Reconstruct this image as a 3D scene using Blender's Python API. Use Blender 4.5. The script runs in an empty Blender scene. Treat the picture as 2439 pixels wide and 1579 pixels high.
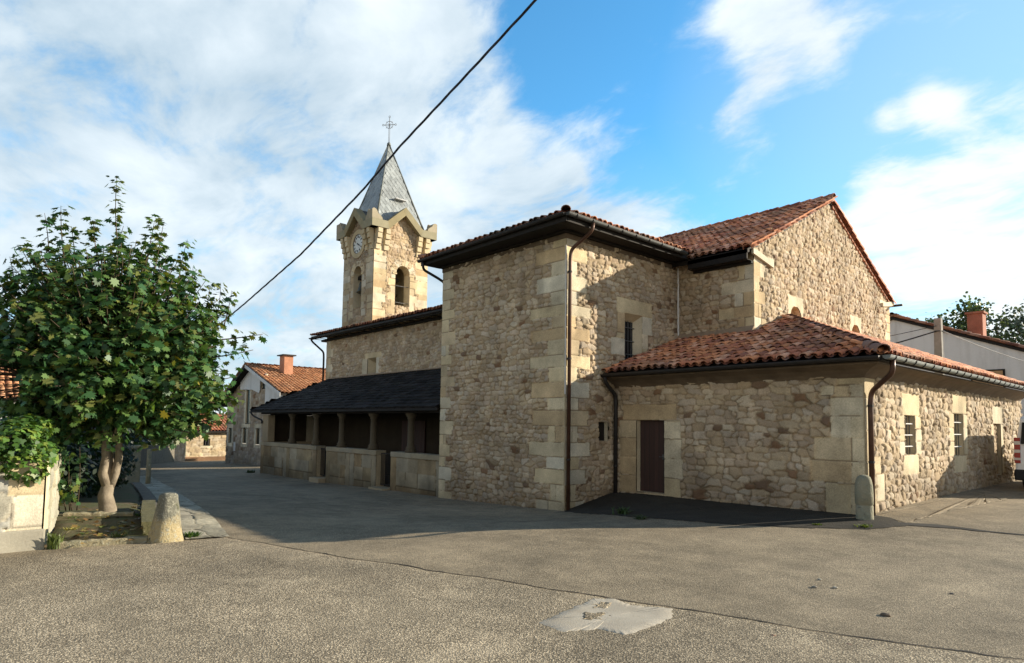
import bpy, bmesh, math, random
import numpy as np
from mathutils import Vector, Matrix
random.seed(7); RNG = np.random.default_rng(11)
S = bpy.context.scene; COL = S.collection
R = math.radians
# ---------------------------------------------------------------- camera
cam = bpy.data.cameras.new('camera'); camo = bpy.data.objects.new('camera', cam); COL.objects.link(camo); S.camera = camo
cam.sensor_width = 36; cam.lens = 36*1526.76/2439; cam.shift_y = 125.1/2439; cam.clip_end = 6000; cam.clip_start = .05
yaw, pit, rol = R(48.36682), R(3.64203), R(-.8116)
_f = np.array([-math.sin(yaw)*math.cos(pit), math.cos(yaw)*math.cos(pit), math.sin(pit)])
_r = np.array([math.cos(yaw), math.sin(yaw), 0]); _d = np.cross(_f, _r)
_r2 = math.cos(rol)*_r+math.sin(rol)*_d; _d2 = -math.sin(rol)*_r+math.cos(rol)*_d
camo.matrix_world = Matrix(((_r2[0], -_d2[0], -_f[0], 0), (_r2[1], -_d2[1], -_f[1], 0), (_r2[2], -_d2[2], -_f[2], 2.0), (0, 0, 0, 1)))
# ---------------------------------------------------------------- sun, sky, exposure
SUN_EL = R(18.1); SUN_H = np.array([.535, .845]); SUN_H = SUN_H/np.linalg.norm(SUN_H)
sd = Vector((SUN_H[0]*math.cos(SUN_EL), SUN_H[1]*math.cos(SUN_EL), math.sin(SUN_EL)))
sl = bpy.data.lights.new('sun', 'SUN'); sl.energy = 5.0; sl.angle = R(.5); sl.color = (1, .89, .71)
so = bpy.data.objects.new('sun', sl); COL.objects.link(so); so.rotation_euler = sd.to_track_quat('Z', 'Y').to_euler()
S.view_settings.view_transform = 'Standard'; S.view_settings.look = 'None'; S.view_settings.exposure = 1.0; S.view_settings.gamma = 1
S.cycles.max_bounces = 6; S.cycles.diffuse_bounces = 3; S.cycles.transparent_max_bounces = 6
W = bpy.data.worlds.new('World'); S.world = W; W.use_nodes = True

def dirpx(px, py):
    v = np.array([(px-1219.5)/1526.76, (py-914.6)/1526.76, 1]); v = v/np.linalg.norm(v)
    return v[0]*_r2+v[1]*_d2+v[2]*_f

class NT:
    """tiny node-tree helper"""
    def __init__(s, nt): s.nt = nt; s.n = nt.nodes; s.l = nt.links
    def new(s, t, **k):
        n = s.n.new(t)
        for a, b in k.items(): setattr(n, a, b)
        return n
    def put(s, sock, v):
        if isinstance(v, bpy.types.NodeSocket): s.l.new(v, sock)
        elif v is not None:
            try: sock.default_value = v
            except Exception: sock.default_value = (*v, 1)
    def math(s, op, a, b=None, c=None, clamp=False):
        n = s.new('ShaderNodeMath', operation=op, use_clamp=clamp); s.put(n.inputs[0], a)
        if b is not None: s.put(n.inputs[1], b)
        if c is not None: s.put(n.inputs[2], c)
        return n.outputs[0]
    def vmath(s, op, a, b=None, scale=None):
        n = s.new('ShaderNodeVectorMath', operation=op); s.put(n.inputs[0], a)
        if b is not None: s.put(n.inputs[1], b)
        if scale is not None: s.put(n.inputs[3], scale)
        return n.outputs['Value'] if op in ('DOT_PRODUCT', 'LENGTH', 'DISTANCE') else n.outputs[0]
    def noise(s, vec, scale, detail=4, rough=.55, dist=0, out='Fac'):
        n = s.new('ShaderNodeTexNoise'); s.put(n.inputs['Vector'], vec); s.put(n.inputs['Scale'], scale)
        s.put(n.inputs['Detail'], detail); s.put(n.inputs['Roughness'], rough); s.put(n.inputs['Distortion'], dist)
        return n.outputs[out]
    def voro(s, vec, scale, feature='F1', out='Distance', rnd=1):
        n = s.new('ShaderNodeTexVoronoi', feature=feature); s.put(n.inputs['Vector'], vec); s.put(n.inputs['Scale'], scale); s.put(n.inputs['Randomness'], rnd)
        return n.outputs[out]
    def ramp(s, fac, stops, interp='LINEAR'):
        n = s.new('ShaderNodeValToRGB'); s.put(n.inputs[0], fac); e = n.color_ramp; e.interpolation = interp
        while len(e.elements) < len(stops): e.elements.new(.5)
        for el, (p, c) in zip(e.elements, stops):
            el.position = p; el.color = (*c, 1) if hasattr(c, '__len__') else (c, c, c, 1)
        return n.outputs[0]
    def mix(s, fac, a, b, mode='MIX'):
        n = s.new('ShaderNodeMix', data_type='RGBA', blend_type=mode); s.put(n.inputs[0], fac); s.put(n.inputs[6], a); s.put(n.inputs[7], b)
        return n.outputs[2]
    def mapr(s, v, a, b, c=0, d=1, clamp=True):
        n = s.new('ShaderNodeMapRange', clamp=clamp); s.put(n.inputs[0], v)
        for i, q in enumerate((a, b, c, d)): s.put(n.inputs[i+1], q)
        return n.outputs[0]
    def bump(s, h, strength, dist=.02, normal=None):
        n = s.new('ShaderNodeBump'); s.put(n.inputs['Height'], h); s.put(n.inputs['Strength'], strength); s.put(n.inputs['Distance'], dist)
        if normal is not None: s.put(n.inputs['Normal'], normal)
        return n.outputs[0]

def build_sky():
    t = NT(W.node_tree); t.n.clear()
    out = t.new('ShaderNodeOutputWorld'); bg = t.new('ShaderNodeBackground'); t.l.new(bg.outputs[0], out.inputs[0])
    sky = t.new('ShaderNodeTexSky', sky_type='NISHITA'); sky.sun_disc = False; sky.sun_elevation = SUN_EL
    sky.sun_rotation = math.atan2(SUN_H[0], SUN_H[1]); sky.air_density = 1.0; sky.dust_density = .35; sky.ozone_density = 2.6; sky.altitude = 300
    g = t.new('ShaderNodeTexCoord').outputs['Generated']; d = t.vmath('NORMALIZE', g)
    sep = t.new('ShaderNodeSeparateXYZ'); t.l.new(d, sep.inputs[0])
    z = t.math('MAXIMUM', sep.outputs[2], .02); zz = t.math('ADD', z, .22)
    cx = t.math('DIVIDE', sep.outputs[0], zz); cy = t.math('DIVIDE', sep.outputs[1], zz)
    cmb = t.new('ShaderNodeCombineXYZ'); t.l.new(cx, cmb.inputs[0]); t.l.new(cy, cmb.inputs[1]); P = cmb.outputs[0]
    mp = t.new('ShaderNodeMapping'); mp.inputs['Rotation'].default_value = (0, 0, R(35)); mp.inputs['Scale'].default_value = (1.0, 1.5, 1); t.l.new(P, mp.inputs[0]); Q = mp.outputs[0]
    n1 = t.noise(Q, 1.9, 8, .60, .4); n2 = t.noise(Q, 6.5, 7, .62, .5); n3 = t.noise(Q, 1.1, 4, .55)
    blobs = [((60, 420), .26, .75), ((330, 330), .2, .62), ((520, 160), .18, .62), ((700, 60), .2, .7), ((860, 190), .15, .8), ((980, 120), .09, .5), ((60, 40), .14, .6), ((420, 600), .28, .85), ((760, 620), .2, .8), ((900, 330), .12, .75), ((1060, 300), .10, .55),
             ((1120, 540), .15, .6), ((1330, 570), .12, .5), ((1355, 425), .028, .75), ((1560, 580), .14, .45), ((1860, -10), .06, .7), ((1960, 110), .04, .6), ((1830, 190), .036, .75), ((1750, 285), .032, .6), ((1740, 60), .035, .4),
             ((2195, 245), .022, .62), ((2110, 275), .018, .5), ((2255, 258), .02, .55), ((2410, 470), .085, .66), ((2270, 560), .08, .5), ((2080, 440), .04, .42), ((2430, 620), .11, .5), ((2120, 640), .08, .5),
             ((-500, 500), .5, .8), ((3300, 600), .38, .9)]
    m = None
    for (px, py), rad, w in blobs:
        dv = dirpx(px, py); dot = t.vmath('DOT_PRODUCT', d, tuple(dv))
        k = t.math('MULTIPLY', t.math('POWER', 2.718281828, t.math('DIVIDE', t.math('SUBTRACT', dot, 1), rad*rad*.5)), w)
        m = k if m is None else t.math('ADD', m, k)
    fwd = t.vmath('DOT_PRODUCT', d, tuple(dirpx(1219, 700)))                          # unseen bright cloud added behind the camera as fill for the shaded walls
    rear = t.mapr(fwd, .62, .05); m = t.math('MAXIMUM', t.math('MINIMUM', m, 1.0), t.math('MULTIPLY', t.math('MULTIPLY', rear, .85), t.mapr(sep.outputs[2], .45, .85, 1.0, .45)))
    wob = t.math('ADD', t.math('MULTIPLY', t.math('SUBTRACT', n1, .5), 2.5), t.math('MULTIPLY', t.math('SUBTRACT', n2, .5), 1.0))
    dens = t.math('ADD', m, wob)
    a = t.mapr(dens, .25, 1.05); a.node.interpolation_type = 'SMOOTHSTEP'
    shade = t.mapr(t.math('ADD', t.math('MULTIPLY', n3, .5), t.math('MULTIPLY', n1, .5)), .38, .62)
    ccol = t.mix(shade, CL_LO, CL_HI)
    rgt = t.vmath('DOT_PRODUCT', d, tuple(dirpx(2450, 560))); rb = t.mapr(rgt, .90, 1.0)
    ccol = t.mix(rb, ccol, CL_SUN)
    low = t.mapr(sep.outputs[2], .08, .50, 1.0, .05); ccol = t.mix(rear, ccol, t.mix(low, DIM_ZENITH, FILL_REAR))  # added rear fill kept near the horizon, so walls gain more than ground
    base = t.mix(1, sky.outputs[0], SKY_GAIN, 'MULTIPLY')
    base = t.mix(t.mapr(sep.outputs[2], .62, .95, 0, .6), base, (.5, .5, .48))  # unseen sky overhead dimmed so that shaded ground stays dark
    haze = t.mapr(sep.outputs[2], .02, .42, .62, 0.0)
    rgb2 = t.vmath('DOT_PRODUCT', d, tuple(dirpx(2700, 300))); haze = t.math('MAXIMUM', haze, t.mapr(rgb2, .86, 1.0, 0, .55))
    base = t.mix(haze, base, CL_HAZE)
    fin = t.mix(t.math('MULTIPLY', a, .96), base, ccol)
    t.l.new(fin, bg.inputs[0]); bg.inputs[1].default_value = .089
CL_LO, CL_HI, CL_SUN, FILL_REAR, DIM_ZENITH, CL_HAZE, SKY_GAIN = (2.6, 3.45, 4.15), (5.7, 6.2, 6.45), (6.0, 6.3, 6.3), (9.6, 8.5, 7.2), (1.2, 1.12, 1.0), (3.4, 4.4, 5.1), (.80, 1.62, 1.78)
build_sky()

# ---------------------------------------------------------------- generic helpers
ORI = {}
def link(o, parent):
    COL.objects.link(o)
    if parent is not None: o.parent = parent; ORI[o.name] = ORI[parent.name]
def tag(o, label=None, cat=None, group=None, kind=None):
    for k, v in (('label', label), ('category', cat), ('group', group), ('kind', kind)):
        if v: o[k] = v
    return o
def thing(name, loc, label, cat, group=None):
    o = bpy.data.objects.new(name, None); o.location = loc; o.empty_display_size = .3; COL.objects.link(o); ORI[o.name] = np.array(loc, float)
    return tag(o, label, cat, group)
def mesh_np(name, V, F, mat, parent=None, col=None, smooth=False, base=None):
    """V (n,3) world, F list/array of quads or list of polys"""
    V = np.asarray(V, float)
    off = ORI[parent.name] if parent is not None else (np.array(base, float) if base is not None else np.zeros(3))
    me = bpy.data.meshes.new(name); V2 = (V-off).astype(np.float32)
    if isinstance(F, np.ndarray):
        n, k = F.shape; me.vertices.add(len(V2)); me.vertices.foreach_set('co', V2.ravel())
        me.loops.add(n*k); me.loops.foreach_set('vertex_index', F.astype(np.int32).ravel())
        me.polygons.add(n); me.polygons.foreach_set('loop_start', np.arange(0, n*k, k, dtype=np.int32)); me.polygons.foreach_set('loop_total', np.full(n, k, np.int32))
        me.update(calc_edges=True)
    else:
        me.from_pydata([tuple(v) for v in V2], [], F)
    if col is not None:
        a = me.color_attributes.new('col', 'FLOAT_COLOR', 'POINT'); c = np.ones((len(V2), 4), np.float32); c[:, :3] = col; a.data.foreach_set('color', c.ravel())
    me.validate()
    if smooth: me.polygons.foreach_set('use_smooth', np.ones(len(me.polygons), bool))
    o = bpy.data.objects.new(name, me); 
    if mat: me.materials.append(mat)
    if parent is None and base is not None: o.location = base
    link(o, parent)
    if parent is None: ORI[o.name] = off
    return o
class MB:
    def __init__(s): s.v = []; s.f = []; s.c = []; s.log = []
    def parts(s):
        for v, f, c in s.log:
            q_ = MB(); q_.add(v, f, c); yield q_
    def add(s, v, f, c=None):
        s.log.append((v, f, c)); b = len(s.v); s.v += [tuple(p) for p in v]; s.f += [tuple(i+b for i in q) for q in f]; s.c += [c or (.5, .5, .5)]*len(v)
    def box(s, x0, y0, z0, x1, y1, z1, c=None):
        v = [(x, y, z) for z in (z0, z1) for y in (y0, y1) for x in (x0, x1)]
        s.add(v, [(0, 2, 3, 1), (4, 5, 7, 6), (0, 1, 5, 4), (2, 6, 7, 3), (0, 4, 6, 2), (1, 3, 7, 5)], c)
    def obox(s, O, U, V, N, u0, v0, n0, u1, v1, n1, c=None):
        O, U, V, N = map(np.array, (O, U, V, N)); v = [O+U*u+V*w+N*n for n in (n0, n1) for w in (v0, v1) for u in (u0, u1)]
        s.add(v, [(0, 2, 3, 1), (4, 5, 7, 6), (0, 1, 5, 4), (2, 6, 7, 3), (0, 4, 6, 2), (1, 3, 7, 5)], c)
    def tube(s, pts, r, seg=8, c=None, cap=True):
        pts = [np.array(p, float) for p in pts]; rs = r if hasattr(r, '__len__') else [r]*len(pts); rings = []; prev = None
        for i, p in enumerate(pts):
            t = pts[min(i+1, len(pts)-1)]-pts[max(i-1, 0)]; t = t/(np.linalg.norm(t)+1e-9)
            a = prev if prev is not None else (np.array([0, 0, 1.]) if abs(t[2]) < .9 else np.array([1., 0, 0]))
            a = a-t*(a@t); a = a/(np.linalg.norm(a)+1e-9); prev = a; b = np.cross(t, a)
            rings.append([p+rs[i]*(a*math.cos(q)+b*math.sin(q)) for q in np.linspace(0, 2*math.pi, seg, endpoint=False)])
        v = [q for ring in rings for q in ring]; f = []
        for i in range(len(rings)-1):
            for j in range(seg): k = (j+1) % seg; f.append((i*seg+j, i*seg+k, (i+1)*seg+k, (i+1)*seg+j))
        if cap: f.append(tuple(range(seg))[::-1]); f.append(tuple(range((len(rings)-1)*seg, len(rings)*seg)))
        s.add(v, f, c)
    def lathe(s, c0, prof, seg=16, c=None):
        v = []; f = []; n = len(prof)
        for (r, z) in prof: v += [(c0[0]+r*math.cos(a), c0[1]+r*math.sin(a), c0[2]+z) for a in np.linspace(0, 2*math.pi, seg, endpoint=False)]
        for i in range(n-1):
            for j in range(seg): k = (j+1) % seg; f.append((i*seg+j, i*seg+k, (i+1)*seg+k, (i+1)*seg+j))
        f.append(tuple(range(seg))[::-1]); f.append(tuple(range((n-1)*seg, n*seg))); s.add(v, f, c)
    def prism(s, poly, d, c=None):
        """poly: list of 3d points (planar), extruded by vector d"""
        p = [np.array(q, float) for q in poly]; d = np.array(d, float); n = len(p)
        s.add(p+[q+d for q in p], [tuple(range(n))[::-1], tuple(range(n, 2*n))]+[(i, (i+1) % n, (i+1) % n+n, i+n) for i in range(n)], c)
    def build(s, name, mat, parent=None, smooth=False, base=None, bevel=0):
        o = mesh_np(name, np.array(s.v), s.f, mat, parent, col=np.array(s.c), smooth=smooth, base=base)
        bm = bmesh.new(); bm.from_mesh(o.data); bmesh.ops.recalc_face_normals(bm, faces=bm.faces)
        if bevel: bmesh.ops.bevel(bm, geom=[e for e in bm.edges if len(e.link_faces) == 2 and e.calc_face_angle(0) > .5], offset=bevel, segments=2, affect='EDGES', profile=.6)
        bm.to_mesh(o.data); bm.free()
        return o
def each(mb, name, m, parent, **k):
    """one object per add() call"""
    for r in mb.parts():
        r.build(name, m, parent, **k)
def bent(pts, n=6, r=.12):
    """round the corners of a polyline"""
    P = [np.array(p, float) for p in pts]; out = [P[0]]
    for i in range(1, len(P)-1):
        a, b, c = P[i-1], P[i], P[i+1]; d1 = min(r, np.linalg.norm(b-a)*.45); d2 = min(r, np.linalg.norm(c-b)*.45)
        s0 = b+(a-b)/np.linalg.norm(a-b)*d1; s1 = b+(c-b)/np.linalg.norm(c-b)*d2
        for q in np.linspace(0, 1, n): out.append((1-q)**2*s0+2*q*(1-q)*b+q*q*s1)
    return out+[P[-1]]
def h2(ix, iy, s):
    v = np.sin(ix*127.1+iy*311.7+s*74.7)*43758.5453; return v-np.floor(v)
def vnoise(x, y, s=0):
    ix = np.floor(x); iy = np.floor(y); fx = x-ix; fy = y-iy; fx = fx*fx*(3-2*fx); fy = fy*fy*(3-2*fy)
    return (h2(ix, iy, s)*(1-fx)+h2(ix+1, iy, s)*fx)*(1-fy)+(h2(ix, iy+1, s)*(1-fx)+h2(ix+1, iy+1, s)*fx)*fy
def fbm(x, y, s=0, o=4):
    r = 0; a = .5; t = 0
    for i in range(o): r = r+a*vnoise(x*2**i+i*7.3, y*2**i-i*3.1, s+i); t += a; a *= .55
    return r/t
def sst(a, b, x):
    t = np.clip((x-a)/(b-a), 0, 1); return t*t*(3-2*t)
# ---------------------------------------------------------------- materials
def mat(name):
    m = bpy.data.materials.new(name); m.use_nodes = True; t = NT(m.node_tree); p = t.n['Principled BSDF']; return m, t, p
def simple(name, c, rough=.8, nscale=6, var=.25, bump=.15, bscale=60, metal=0, spec=.3, c2=None):
    m, t, p = mat(name); co = t.new('ShaderNodeTexCoord').outputs['Object']
    n = t.noise(co, nscale, 6, .6); c2 = c2 or tuple(x*(1-var) for x in c)
    t.put(p.inputs['Base Color'], t.mix(t.mapr(n, .3, .7), c2, c)); t.put(p.inputs['Roughness'], rough); t.put(p.inputs['Metallic'], metal); t.put(p.inputs['Specular IOR Level'], spec)
    if bump: t.put(p.inputs['Normal'], t.bump(t.noise(co, bscale, 4, .6), bump, .01))
    return m
def attr_mat(name, rough=.9, grain=45, amt=.35, bump=.35, spec=.2, blotch=1.3, bl=.25):
    """colour per stone / tile / slab lives in the mesh; grain and blotches on top"""
    m, t, p = mat(name); co = t.new('ShaderNodeTexCoord').outputs['Object']
    a = t.new('ShaderNodeAttribute', attribute_name='col').outputs['Color']
    g = t.noise(co, grain, 6, .65); b = t.noise(co, blotch, 5, .6)
    f = t.math('ADD', t.mapr(g, .25, .75, 1-amt, 1+amt), t.mapr(b, .3, .7, -bl, bl))
    c = t.new('ShaderNodeCombineColor'); [t.l.new(f, c.inputs[i]) for i in range(3)]
    t.put(p.inputs['Base Color'], t.mix(1, a, c.outputs[0], 'MULTIPLY')); t.put(p.inputs['Roughness'], rough); t.put(p.inputs['Specular IOR Level'], spec)
    t.put(p.inputs['Normal'], t.bump(g, bump, .012)); return m
M = {}
M['stone'] = attr_mat('rubble_stone', amt=.3)
M['ashlar'] = attr_mat('dressed_stone', amt=.16, grain=30, bump=.2, bl=.18)
M['tile'] = attr_mat('clay_tile', .85, 25, .3, .2, .25, 2.0, .2)
M['slate'] = attr_mat('dark_slate', .92, 20, .3, .25, .08, 1.2, .25)
M['zinc'] = simple('gutter_zinc', (.20, .215, .205), .6, 5, .35, .05, 40, .15)
M['zinc_dk'] = simple('weathered_gutter', (.075, .078, .075), .6, 5, .4, .05, 40, .1)
M['dkmetal'] = simple('dark_metal', (.030, .026, .024), .55, 8, .4, .1)
M['copper'] = simple('brown_pipe', (.11, .055, .035), .45, 5, .5, .06, 30, .3)
M['wood_dk'] = simple('dark_timber', (.018, .014, .011), .8, 4, .5, .3, 30)
M['soffit'] = simple('soffit_plaster', (.16, .115, .075), .9, 3, .4, .3, 25)
def stained_white():
    m, t, p = mat('white_plaster'); co = t.new('ShaderNodeTexCoord').outputs['Object']; mp = t.new('ShaderNodeMapping'); mp.inputs['Scale'].default_value = (1.6, 1.6, .22); t.l.new(co, mp.inputs[0])
    c = t.mix(t.mapr(t.noise(mp.outputs[0], 1.3, 7, .65), .48, .75), (.62, .61, .59), (.47, .455, .43)); c = t.mix(t.mapr(t.noise(co, .8, 7, .7), .55, .72), c, (.54, .52, .48)); c = t.mix(t.mapr(t.noise(co, 3.5, 4, .6), .70, .76), c, (.33, .31, .28))
    t.put(p.inputs['Base Color'], c); t.put(p.inputs['Roughness'], .92); t.put(p.inputs['Normal'], t.bump(t.noise(co, 9, 6, .65), .35, .03)); return m
M['white'] = stained_white()
M['plaster_tan'] = simple('tan_plaster', (.45, .28, .14), .9, 4, .25, .2, 40)
M['iron'] = simple('iron', (.10, .10, .10), .55, 8, .4, .1)
M['dark'] = simple('dark_interior', (.012, .011, .010), .9, 3, .3, 0)
def glass_mat():
    m, t, p = mat('dark_glass'); t.put(p.inputs['Base Color'], (.010, .011, .013, 1)); t.put(p.inputs['Roughness'], .25); t.put(p.inputs['Specular IOR Level'], .25); return m
M['glass'] = glass_mat()
def plank_mat(name, c1, c2, axis, freq):
    m, t, p = mat(name); co = t.new('ShaderNodeTexCoord').outputs['Object']; sp = t.new('ShaderNodeSeparateXYZ'); t.l.new(co, sp.inputs[0])
    q = t.math('MULTIPLY', sp.outputs[axis], freq); fr = t.math('FRACT', q); fl = t.math('FLOOR', q)
    gap = t.math('LESS_THAN', t.math('ABSOLUTE', t.math('SUBTRACT', fr, .5)), .46)
    w = t.new('ShaderNodeTexWhiteNoise', noise_dimensions='1D'); t.l.new(fl, w.inputs['W'])
    mp = t.new('ShaderNodeMapping'); mp.inputs['Scale'].default_value = (30, 30, 2.0); t.l.new(co, mp.inputs[0]); n = t.noise(mp.outputs[0], 1, 5, .6)
    c = t.mix(n, c1, c2); c = t.mix(t.math('MULTIPLY', w.outputs[0], .4), c, (.0, .0, .0)); c = t.mix(gap, (.004, .003, .003), c)
    t.put(p.inputs['Base Color'], c); t.put(p.inputs['Roughness'], .65); t.put(p.inputs['Normal'], t.bump(t.math('ADD', gap, t.math('MULTIPLY', n, .3)), .5, .01)); return m
M['door'] = plank_mat('door_planks', (.026, .010, .008), (.075, .030, .020), 0, 7.2)
def leaf_mat(name, gloss=.35):
    m, t, p = mat(name); a = t.new('ShaderNodeAttribute', attribute_name='col').outputs['Color']
    t.put(p.inputs['Base Color'], a); t.put(p.inputs['Roughness'], .45); t.put(p.inputs['Specular IOR Level'], gloss)
    tr = t.new('ShaderNodeBsdfTranslucent'); t.put(tr.inputs[0], t.mix(1, a, (1.3, 1.25, .5), 'MULTIPLY'))
    mx = t.new('ShaderNodeMixShader'); mx.inputs[0].default_value = .3; t.l.new(p.outputs[0], mx.inputs[1]); t.l.new(tr.outputs[0], mx.inputs[2])
    t.l.new(mx.outputs[0], t.n['Material Output'].inputs[0]); return m
M['leaf'] = leaf_mat('leaf')
M['bark'] = simple('bark', (.27, .225, .165), .9, 7, .45, .9, 18, c2=(.13, .105, .075))

M['twig'] = simple('twig', (.085, .062, .038), .9, 10, .4, .2)
def asphalt_mat(name, lo, hi, base, scale, mixv, bump, stain):
    m, t, p = mat(name); co = t.new('ShaderNodeTexCoord').outputs['Object']; co = t.vmath('ADD', co, t.vmath('SCALE', t.noise(co, 22, 3, .6, out='Color'), scale=.022))
    v = t.new('ShaderNodeTexVoronoi'); t.put(v.inputs['Vector'], co); t.put(v.inputs['Scale'], scale)
    v2 = t.new('ShaderNodeTexVoronoi'); t.put(v2.inputs['Vector'], co); t.put(v2.inputs['Scale'], scale*2.3)
    cs = t.new('ShaderNodeSeparateColor'); t.l.new(v.outputs['Color'], cs.inputs[0]); rnd = cs.outputs[0]
    stone = t.ramp(rnd, [(0, lo), (.45, tuple((a+b)/2*.9 for a, b in zip(lo, hi))), (1, hi)])
    binder = t.mix(t.mapr(v.outputs['Distance'], .25, .62), stone, tuple(x*.45 for x in lo))
    big = t.noise(co, .35, 5, .6, .6); mid = t.noise(co, 2.6, 6, .65); fine = t.noise(co, 60, 3, .6)
    c = t.mix(mixv, base, binder)
    f = t.math('ADD', t.mapr(big, .3, .7, 1-stain, 1+stain), t.math('ADD', t.mapr(mid, .3, .7, -stain*.75, stain*.75), t.mapr(fine, .3, .7, -.08, .08)))
    cc = t.new('ShaderNodeCombineColor'); [t.l.new(f, cc.inputs[i]) for i in range(3)]
    c = t.mix(1, c, cc.outputs[0], 'MULTIPLY')
    spots = t.noise(co, 9, 2, .5); c = t.mix(t.mapr(spots, .70, .78), c, tuple(x*.6 for x in base))
    mp = t.new('ShaderNodeMapping'); mp.inputs['Rotation'].default_value = (0, 0, R(-15)); mp.inputs['Scale'].default_value = (.25, 1.6, 1); t.l.new(co, mp.inputs[0]); trk = t.noise(mp.outputs[0], 1.1, 5, .6)
    c = t.mix(t.mapr(trk, .52, .72, 0, .38), c, tuple(x*.5 for x in base)); pale = t.noise(co, 1.1, 6, .7); c = t.mix(t.mapr(pale, .56, .72, 0, .3), c, tuple(min(1, x*1.5) for x in base)); oil = t.noise(co, .75, 4, .55, .8); c = t.mix(t.mapr(oil, .60, .70, 0, .35), c, tuple(x*.55 for x in base))
    t.put(p.inputs['Base Color'], c); t.put(p.inputs['Roughness'], .88); t.put(p.inputs['Specular IOR Level'], .22)
    hgt = t.math('ADD', t.math('MULTIPLY', t.math('SUBTRACT', 1, v.outputs['Distance']), .9), t.math('ADD', t.math('MULTIPLY', v2.outputs['Distance'], .3), t.math('MULTIPLY', rnd, .45)))
    t.put(p.inputs['Normal'], t.bump(hgt, bump, 1/scale)); return m
M['asph_near'] = asphalt_mat('coarse_asphalt', (.17, .135, .09), (.80, .66, .46), (.43, .355, .245), 66, .8, .45, .28)
M['asph'] = asphalt_mat('worn_asphalt', (.14, .112, .075), (.64, .525, .36), (.315, .255, .172), 78, .62, .45, .3)
M['asph_dk'] = asphalt_mat('dark_asphalt', (.035, .031, .025), (.095, .085, .065), (.050, .044, .034), 70, .5, .5, .25)
M['concrete'] = simple('concrete_patch', (.42, .375, .30), .9, 3, .25, .35, 60, c2=(.31, .27, .21))
M['tar'] = simple('crack_dirt', (.025, .022, .018), .95, 12, .5, .3)
M['soil'] = simple('soil', (.10, .072, .042), .95, 2.6, .5, .9, 24, c2=(.055, .072, .022))
M['grassy'] = simple('meadow', (.09, .11, .035), .95, .8, .4, .5, 12, c2=(.10, .085, .04))
# ---------------------------------------------------------------- terrain
CP = np.array([(-10.57, 11.09, .0), (-13, 11.05, -.09), (-15.7, 11.0, -.17), (-22, 11.1, -.30), (-30.5, 11.2, -.40), (-10.5, 12.9, .33), (-7.5, 12.9, .37), (-4.6, 12.92, .40), (-4.6, 16.4, .46), (-4.6, 25.4, .47),
    (-6.4, 10.1, .25), (-7.85, 7.8, .25), (-9.5, 5.1, .2), (-10.2, 3.5, .2), (-2, 5.5, .25), (-4.5, 5, .25), (0, 0, .27), (-6, 0, .25), (-11, 0, .2), (-11, -6, .2), (4, 6, .27), (2, 12, .3), (3, 20, .42), (4, 30, .5), (10, 10, .3), (10, -10, .3), (-5, -12, .2),
    (-13.5, 3.9, .17), (-14.5, 2, .2), (-20, 5, -.02), (-20, 8, -.12), (-26, 5.5, -.3), (-30, 6.5, -.45), (-33, 9, -.5), (-36, 13, -.62), (-44, 14, -.9), (-46, 9, -.95), (-57, 15, -1.35), (-57, 5, -1.3), (-25, -3, -.1), (-70, 10, -1.7), (-5, 40, .5), (-30, 30, -.2), (-20, 40, .2)], float)
def _tps(r2): return .5*r2*np.log(r2+1e-9)
def fit_ground():
    x = CP[:, :2]/10; n = len(x); A = np.zeros((n+3, n+3)); d2 = ((x[:, None]-x[None])**2).sum(-1); A[:n, :n] = _tps(d2)+np.eye(n)*2e-4
    A[:n, n] = 1; A[:n, n+1:] = x; A[n, :n] = 1; A[n+1:, :n] = x.T
    return np.linalg.solve(A, np.concatenate([CP[:, 2], np.zeros(3)]))
GW = fit_ground()
def zf(x, y):
    x = np.asarray(x, float); y = np.asarray(y, float); shp = np.broadcast(x, y).shape
    X = np.clip(np.broadcast_to(x, shp).ravel(), -72, 14)/10; Y = np.clip(np.broadcast_to(y, shp).ravel(), -14, 42)/10
    r = GW[len(CP)]+GW[-2]*X+GW[-1]*Y
    for i, (a, b) in enumerate(CP[:, :2]/10): r = r+GW[i]*_tps((X-a)**2+(Y-b)**2)
    return r.reshape(shp)
def z1(x, y): return float(zf(np.array([x]), np.array([y]))[0])
def grid_sheet(name, xs, ys, m, dz, keep=None, kind='structure', und=.0):
    X, Y = np.meshgrid(xs, ys); Z = zf(X, Y)+dz
    if und: Z = Z+und*(fbm(X*.9, Y*.9, 3, 3)-.5)*np.exp(-((X+4)**2+(Y-6)**2)/200)
    nx, ny = len(xs), len(ys); idx = np.arange(nx*ny).reshape(ny, nx)
    F = np.stack([idx[:-1, :-1], idx[:-1, 1:], idx[1:, 1:], idx[1:, :-1]], -1).reshape(-1, 4)
    o = mesh_np(name, np.stack([X, Y, Z], -1).reshape(-1, 3), F, m, smooth=True); tag(o, kind=kind); return o
def spread(lo, a, b, hi, step):
    mid = np.arange(a, b+step/2, step); L = a-np.geomspace(step, a-lo, 22)[::-1] if lo < a else []; H = b+np.geomspace(step, hi-b, 22); return np.concatenate([L, mid, H])
UND = .035
def zg(x, y):
    x = np.asarray(x, float); y = np.asarray(y, float); return zf(x, y)+UND*(fbm(x*.9, y*.9, 3, 3)-.5)*np.exp(-((x+4)**2+(y-6)**2)/200)
grid_sheet('ground', spread(-2500, -75, 20, 2500, 1.0), spread(-2500, -16, 45, 2500, 1.0), M['grassy'], -.06)
grid_sheet('road', np.arange(-74, 18.01, .25), np.arange(-14, 36.01, .25), M['asph'], 0, und=UND)
CRACK = [(-10.35, 3.42), (-9.0, 3.78), (-7.2, 4.2), (-5.6, 4.72), (-4.5, 5.08), (-3.4, 5.47), (-2.31, 5.85), (-1.14, 6.33), (2.5, 7.9), (9, 11)]
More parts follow.
